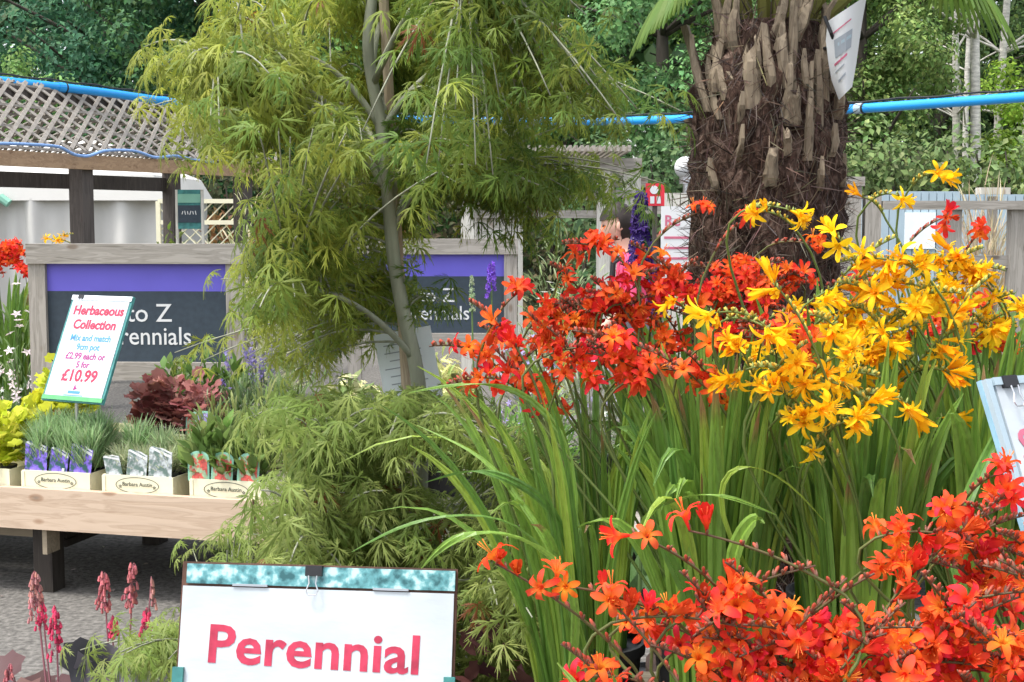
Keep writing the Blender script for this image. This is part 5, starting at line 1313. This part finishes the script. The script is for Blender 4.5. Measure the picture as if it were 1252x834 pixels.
for (a, b) in sample([(1030, 310), (1110, 295), (1235, 320), (1235, 410), (1120, 450), (1030, 440), (900, 420), (960, 380)], 18, r):
    S_('d3' if a > 1130 else ('c3' if a > 1040 else 'd2'), a, b, r.choice((-1, 1)) * r.uniform(.4, 1), int(r.integers(4, 7)), r.uniform(.09, .13))
for (a, b) in sample([(660, 330), (900, 315), (1000, 330), (1000, 400), (880, 440), (700, 420)], 12, r):
    S_('d1' if a < 830 else 'e1', a, b, r.choice((-1, 1)) * r.uniform(.4, 1), int(r.integers(5, 8)), r.uniform(.09, .13))
for (a, b) in sample([(1090, 330), (1245, 350), (1245, 420), (1100, 430)], 6, r): S_('e3', a, b, r.choice((-1, 1)) * r.uniform(.4, 1), 6, .11)
EX = {'c0': [([(690, 700, 2.0), (640, 635, 1.95), (560, 625, 1.9), (490, 640, 1.9), (430, 675, 1.92)], .006), ([(720, 720, 2.0), (660, 660, 1.9), (590, 645, 1.85), (545, 660, 1.85), (515, 695, 1.88)], .009),
             ([(720, 560, 2.1), (640, 470, 2.1), (560, 468, 2.1), (500, 480, 2.1)], .005), ([(700, 640, 2.05), (640, 590, 2.0), (580, 570, 2.0), (520, 590, 2.0)], .006), ([(690, 690, 2.0), (600, 560, 2.05), (510, 520, 2.1)], .0045)],
      'c1': [([(840, 720, 2.0), (812, 670, 1.98), (803, 640, 1.97)], .012), ([(760, 640, 2.05), (820, 610, 2.0), (880, 600, 1.98), (950, 630, 1.98)], .0045)],
      'c2': [([(880, 720, 2.0), (905, 650, 1.98), (925, 630, 1.97), (935, 640, 1.96)], .012), ([(900, 700, 2.0), (870, 600, 2.0), (900, 560, 1.98), (960, 580, 1.98), (1010, 640, 2.0)], .004)],
      'b1': [([(1150, 700, 1.85), (1185, 600, 1.9), (1225, 520, 1.95), (1262, 450, 2.0)], .009)]}
for k, p in PL.items():
    crocosmia(p['label'], p['X'], p['Y'], p['kind'], spikes=p['spikes'], extra=EX.get(k, ()), size=.034 if k[0] in 'ab' else (.034 if p['kind'] == 'red' else .041), group='%s crocosmias on the bench' % p['kind'], **p['kw'])

LX = at(6, 7.5)[0]
crocosmia('distant orange red crocosmia at the left edge before the white tent', LX, 7.5, 'red', 50, .85, .2, [(np.array(PX(a, b, 7.45)), np.array((d, -.2, .1)), 11, .14) for a, b, d in ((5, 305, -.8), (22, 300, .8), (12, 318, .6), (28, 312, .8), (-4, 318, -.6), (18, 330, -.7), (2, 335, .5))], 330, lw=.02, size=.055, z=0, pr=.14, ph=.32)
crocosmia('distant yellow crocosmia behind the top left corner of the framed sign', at(70, 7.9)[0], 7.9, 'yellow', 20, .7, .2, [(np.array(PX(a, b, 7.85)), np.array((d, -.2, .1)), n_, .12) for a, b, d, n_ in ((86, 287, .8, 5), (66, 293, -.6, 2), (28, 330, -.8, 6))], 331, lw=.016, size=.05, z=0, pr=.14, ph=.32)
# ================================================================== plants in the middle distance
def spire(label, px, py0, py1, Y, wpx, col, alt, seed, n=90, cat='delphinium', name='delphinium'):
    a = PX(px, py0, Y); b = PX(px, py1, Y); t = thing(name, label, cat, (a.x, Y, 0)); r = np.random.default_rng(seed); pot(t, .09, .18)
    MB().tube([(0, 0, .16), (.012, 0, b.z * .5), (0, 0, b.z), (0, 0, a.z)], [.006, .005, .004, .002], 6, col=(.1, .16, .05)).build('stem', 'stem', t)
    wr = wpx * Y / F / 2; z = r.uniform(b.z, a.z, n); q = (z - b.z) / (a.z - b.z); an = r.uniform(0, 6.28, n); rr = wr * (1 - .7 * q) * r.uniform(.4, 1, n)
    lc = np.stack([rr * np.cos(an), rr * np.sin(an), z], 1); f = MB()
    for k in range(n):
        d = Vector((math.cos(an[k]), math.sin(an[k]), .2)); R = np.array(d.to_track_quat('Z', 'Y').to_matrix()); c = vary(col, 1, .2, r, alt, .5)[0]
        for j in range(5):
            w_ = j * 1.257; s_ = wr * .55; V = np.array([(0, 0, 0), (.6 * math.cos(w_ - .5), .6 * math.sin(w_ - .5), .3), (math.cos(w_), math.sin(w_), .25), (.6 * math.cos(w_ + .5), .6 * math.sin(w_ + .5), .3)]) * s_
            f.add(V @ R.T + lc[k], [(0, 1, 2, 3)], c)
    f.build('flower_spike', 'leaf', t)
    nl = 60; d = rdir(nl, r); d[:, 2] = np.abs(d[:, 2]); lc = d * (.14, .14, .35) + (0, 0, .2)
    scatter('foliage', OVV, OVF, lc, frames(d + (0, 0, .3), d * .4 + (0, 0, .9)), .09 * r.uniform(.7, 1.2, nl), vary((.08, .16, .04), nl, .2, r), 'leaf', t)


spire('dark purple delphinium spike in front of the person in pink', 783, 238, 325, 3.9, 30, (.05, .02, .16), (.12, .06, .30), 401, 110)
spire('shorter dark purple delphinium spike among the red crocosmia', 800, 325, 385, 4.0, 20, (.05, .02, .16), (.12, .06, .30), 402, 60)
spire('violet delphinium spike in front of the second framed sign', 601, 322, 362, 6.3, 16, (.18, .06, .50), (.3, .16, .7), 403, 50)
spire('pale green budded spike beside the violet delphinium', 577, 338, 380, 6.4, 10, (.3, .4, .22), (.45, .52, .35), 404, 40, 'perennial', 'perennial_plant')
# display of perennials beyond the crocosmias, standing on a low staging
sg = thing('plant_staging', 'low grey staging carrying the perennials behind the crocosmias', 'bench', (.65, 6.1, 0))
MB().box((0, 0, .31), (2.8, 1.9, .03)).build('deck', 'grey_wood_x', sg)
for x in (-1.3, 0, 1.3):
    for y in (-.85, .85): MB().box((x, y, .147), (.07, .07, .294)).build('leg', 'grey_wood_z', sg)
SZ = .325
MASS = [('mass of pale yellow blooms under the second framed sign', 535, 5.9, .17, .60, (.30, .36, .12), (.62, .58, .24), 'OV', ((.80, .76, .36), 190, .022)),
        ('pale yellow flowered clump partly hidden by the maple foliage', 430, 6.0, .17, .50, (.16, .22, .08), (.4, .42, .2), 'OV', ((.78, .74, .38), 110, .018)),
        ('dull green leafy perennial behind the maple trunk', 480, 5.6, .15, .42, (.10, .16, .05), (.2, .25, .1), 'LN', None),
        ('bright green feathery clump beside the care card', 600, 5.3, .19, .50, (.13, .25, .05), (.25, .36, .1), 'LN', None),
        ('bright green clump under the left red crocosmia sprays', 655, 5.4, .19, .46, (.13, .25, .05), (.25, .36, .1), 'LN', None),
        ('grey catmint with lilac blooms beside the second framed sign', 655, 6.2, .16, .66, (.18, .2, .14), (.3, .3, .25), 'LN', ((.42, .36, .68), 60, .018)),
        ('lime green plant with white blooms behind the lilac catmint', 665, 6.7, .14, .82, (.26, .34, .06), (.35, .42, .12), 'LN', ((.8, .8, .75), 26, .022)),
        ('plant with lilac blooms and white dots below the pink top', 725, 5.9, .17, .62, (.17, .2, .12), (.3, .32, .22), 'LN', ((.55, .48, .75), 40, .018)),
        ('white flowered perennial behind the thickest red blooms', 800, 5.6, .17, .56, (.12, .18, .08), (.25, .3, .15), 'LN', ((.8, .8, .76), 40, .02)),
        ('mid green perennial behind the foot of the palm', 900, 5.7, .2, .55, (.1, .17, .05), (.2, .28, .1), 'OV', None),
        ('white flowered plant seen below the rail of the fence', 1110, 6.2, .15, .75, (.12, .18, .08), (.2, .3, .12), 'LN', ((.8, .8, .78), 30, .02)),
        ('dark crimson dahlia like plant under the fence rail', 1060, 6.0, .2, .66, (.08, .12, .05), (.2, .1, .08), 'OV', ((.4, .03, .05), 20, .025)),
        ('green leafy plant right of the fence posts', 1180, 5.9, .2, .62, (.13, .22, .05), (.22, .32, .09), 'OV', None)]
for k, (lab, px, Y, rad, h, c1_, c2_, kd, fl) in enumerate(MASS):
    x, y, _ = at(px, Y); shrub(lab, 'perennial', (x, y, SZ), rad, h - .2 + .02, 420, c1_, c2_, .07, 500 + k, kd, 'perennial_plant', 'perennials on the staging', potr=.12, flowers=fl)
shrub('lush green bush by the fence at the right edge', 'shrub', at(1236, 7.2), .28, 1.18, 900, (.14, .24, .05), LT, .08, 520, 'OV')
shrub('white and pink flowered plant beside the left post of the framed sign', 'perennial', at(22, 7.3), .12, 1.08, 350, (.12, .2, .06), (.2, .28, .1), .09, 522, 'LN', 'perennial_plant', flowers=((.85, .72, .72), 45, .03), upright=.8)
shrub('dark green bushy plant below the white flowers at the left edge', 'perennial', at(12, 7.0), .24, .84, 700, (.06, .11, .04), (.15, .22, .09), .07, 523, 'LN', 'perennial_plant', flowers=((.7, .72, .66), 30, .012))
for k, (px, Y, h) in enumerate(((375, 6.3, .95), (345, 5.8, .8))):
    shrub(('green leafy perennial behind the drooping maple foliage', 'dark green perennial between the framed sign and the maple')[k], 'perennial', at(px, Y), .24, h, 800, (.08, .14, .04), (.2, .26, .1), .08, 530 + k, 'LN', 'perennial_plant')

# ================================================================== coral bells at the lower left, on a low block
lb = thing('low_stand', 'low block stand under the coral bells at the lower left', 'stand', (-.85, 2.9, 0))
MB().box((0, 0, .15), (1.0, .5, .03)).build('top', 'pine_grey', lb)
for x in (-.42, .42): MB().box((x, 0, .067), (.1, .45, .134)).build('foot', 'dark_leg', lb)


def coral(label, px, Y, stems, leaves, seed, lcol, big=()):
    r = np.random.default_rng(seed); X = at(px, Y)[0]; z = .166; t = thing('coral_bells', label, 'heuchera', (X, Y, z), 0, 'coral bells at the lower left'); pot(t, .08, .15)
    lc = []; ax = []; nr = []; m = MB()
    for k in range(leaves):
        a = r.uniform(0, 6.28); rr = r.uniform(.03, .11); h = .15 + r.uniform(.05, .20); p = np.array((rr * math.cos(a), rr * math.sin(a), h)); m.tube([(0, 0, .14), p * (.5, .5, .8), p], .002, 4, col=(.16, .06, .07)); lc.append(p); ax.append((math.cos(a), math.sin(a), .2)); nr.append((math.cos(a) * .5, math.sin(a) * .5 - .8, .8))
    for (bx, by) in big:
        p = np.array(PX(bx, by, Y - .08)) - (X, Y, z); m.tube([(0, 0, .14), p * (.6, .6, .8), p], .002, 4, col=(.16, .06, .07)); lc.append(p); ax.append((-.25, -.1, 1)); nr.append((-.3, -1, .35))
    leaves += len(big)
    scatter('leaves', HEV, HEF, np.array(lc), frames(np.array(ax, float), np.array(nr, float)), r.uniform(.08, .11, leaves), vary(lcol, leaves, .2, r), 'leaf', t); m.build('leaf_stalks', 'stem', t)
    for (sx, sy, wid, y1, col) in stems:
        tip = np.array(PX(sx, sy, Y)) - (X, Y, z); low = np.array(PX(sx + r.uniform(-3, 3), y1, Y)) - (X, Y, z); f = MB()
        f.tube(curve3((r.uniform(-.02, .02), 0, .14), (tip[0] * .4, 0, .25), (tip[0] * .9, 0, tip[2] * .8), tip, 9), np.linspace(.0034, .0014, 9), 5, col=(.30, .12, .14)); n_ = int(wid * 2.4)
        for k in range(n_):
            q = r.random(); c = low + (tip - low) * q; an = r.uniform(0, 6.28); rr = wid * Y / F / 2 * (1 - .6 * q) * r.uniform(.4, 1); e = c + np.array((rr * math.cos(an), rr * math.sin(an), r.uniform(-.004, .01))); cc = vary(col, 1, .25, r)[0]
            f.tube([c, c * .4 + e * .6 + (0, 0, .004), e], .0007, 3, col=(.3, .1, .12)); f.tube([e, e + (0, 0, -.004), e + (rr * .1 * math.cos(an), 0, -.010), e + (0, 0, -.012)], [.0012, .0028, .0032, .0016], 6, col=np.array([cc * .7, cc, np.clip(cc * 1.3, 0, .9), cc]))
        f.build('flower_spike', 'stem', t)


HOT, DUS, PAL = (.62, .05, .12), (.42, .12, .13), (.40, .17, .16)
coral('coral bells with one dense hot pink spike and a taller branched one', 58, 2.85, [(68, 742, 24, 802, HOT), (43, 702, 26, 755, PAL), (52, 738, 16, 765, HOT)], 9, 601, (.10, .075, .085))
coral('coral bells with two tall dusty pink spikes above dark grey leaves', 130, 2.85, [(127, 702, 24, 745, DUS), (162, 690, 22, 740, DUS), (137, 755, 16, 775, HOT), (180, 745, 18, 775, HOT), (185, 705, 8, 740, PAL)], 13, 602, (.15, .145, .16), big=((112, 830), (132, 835), (195, 838)))
coral('nearly leafless coral bells at the very left edge', 12, 2.95, [(10, 815, 20, 850, DUS)], 8, 603, (.12, .06, .06))
shrub('dark purple leaved plant at the foot of the low maple', 'perennial', (*at(625, 2.3)[:2], 0), .14, .66, 200, (.05, .02, .025), (.16, .07, .06), .05, 610, 'HE', 'perennial_plant', potr=.11, flowers=((.4, .16, .15), 40, .008))
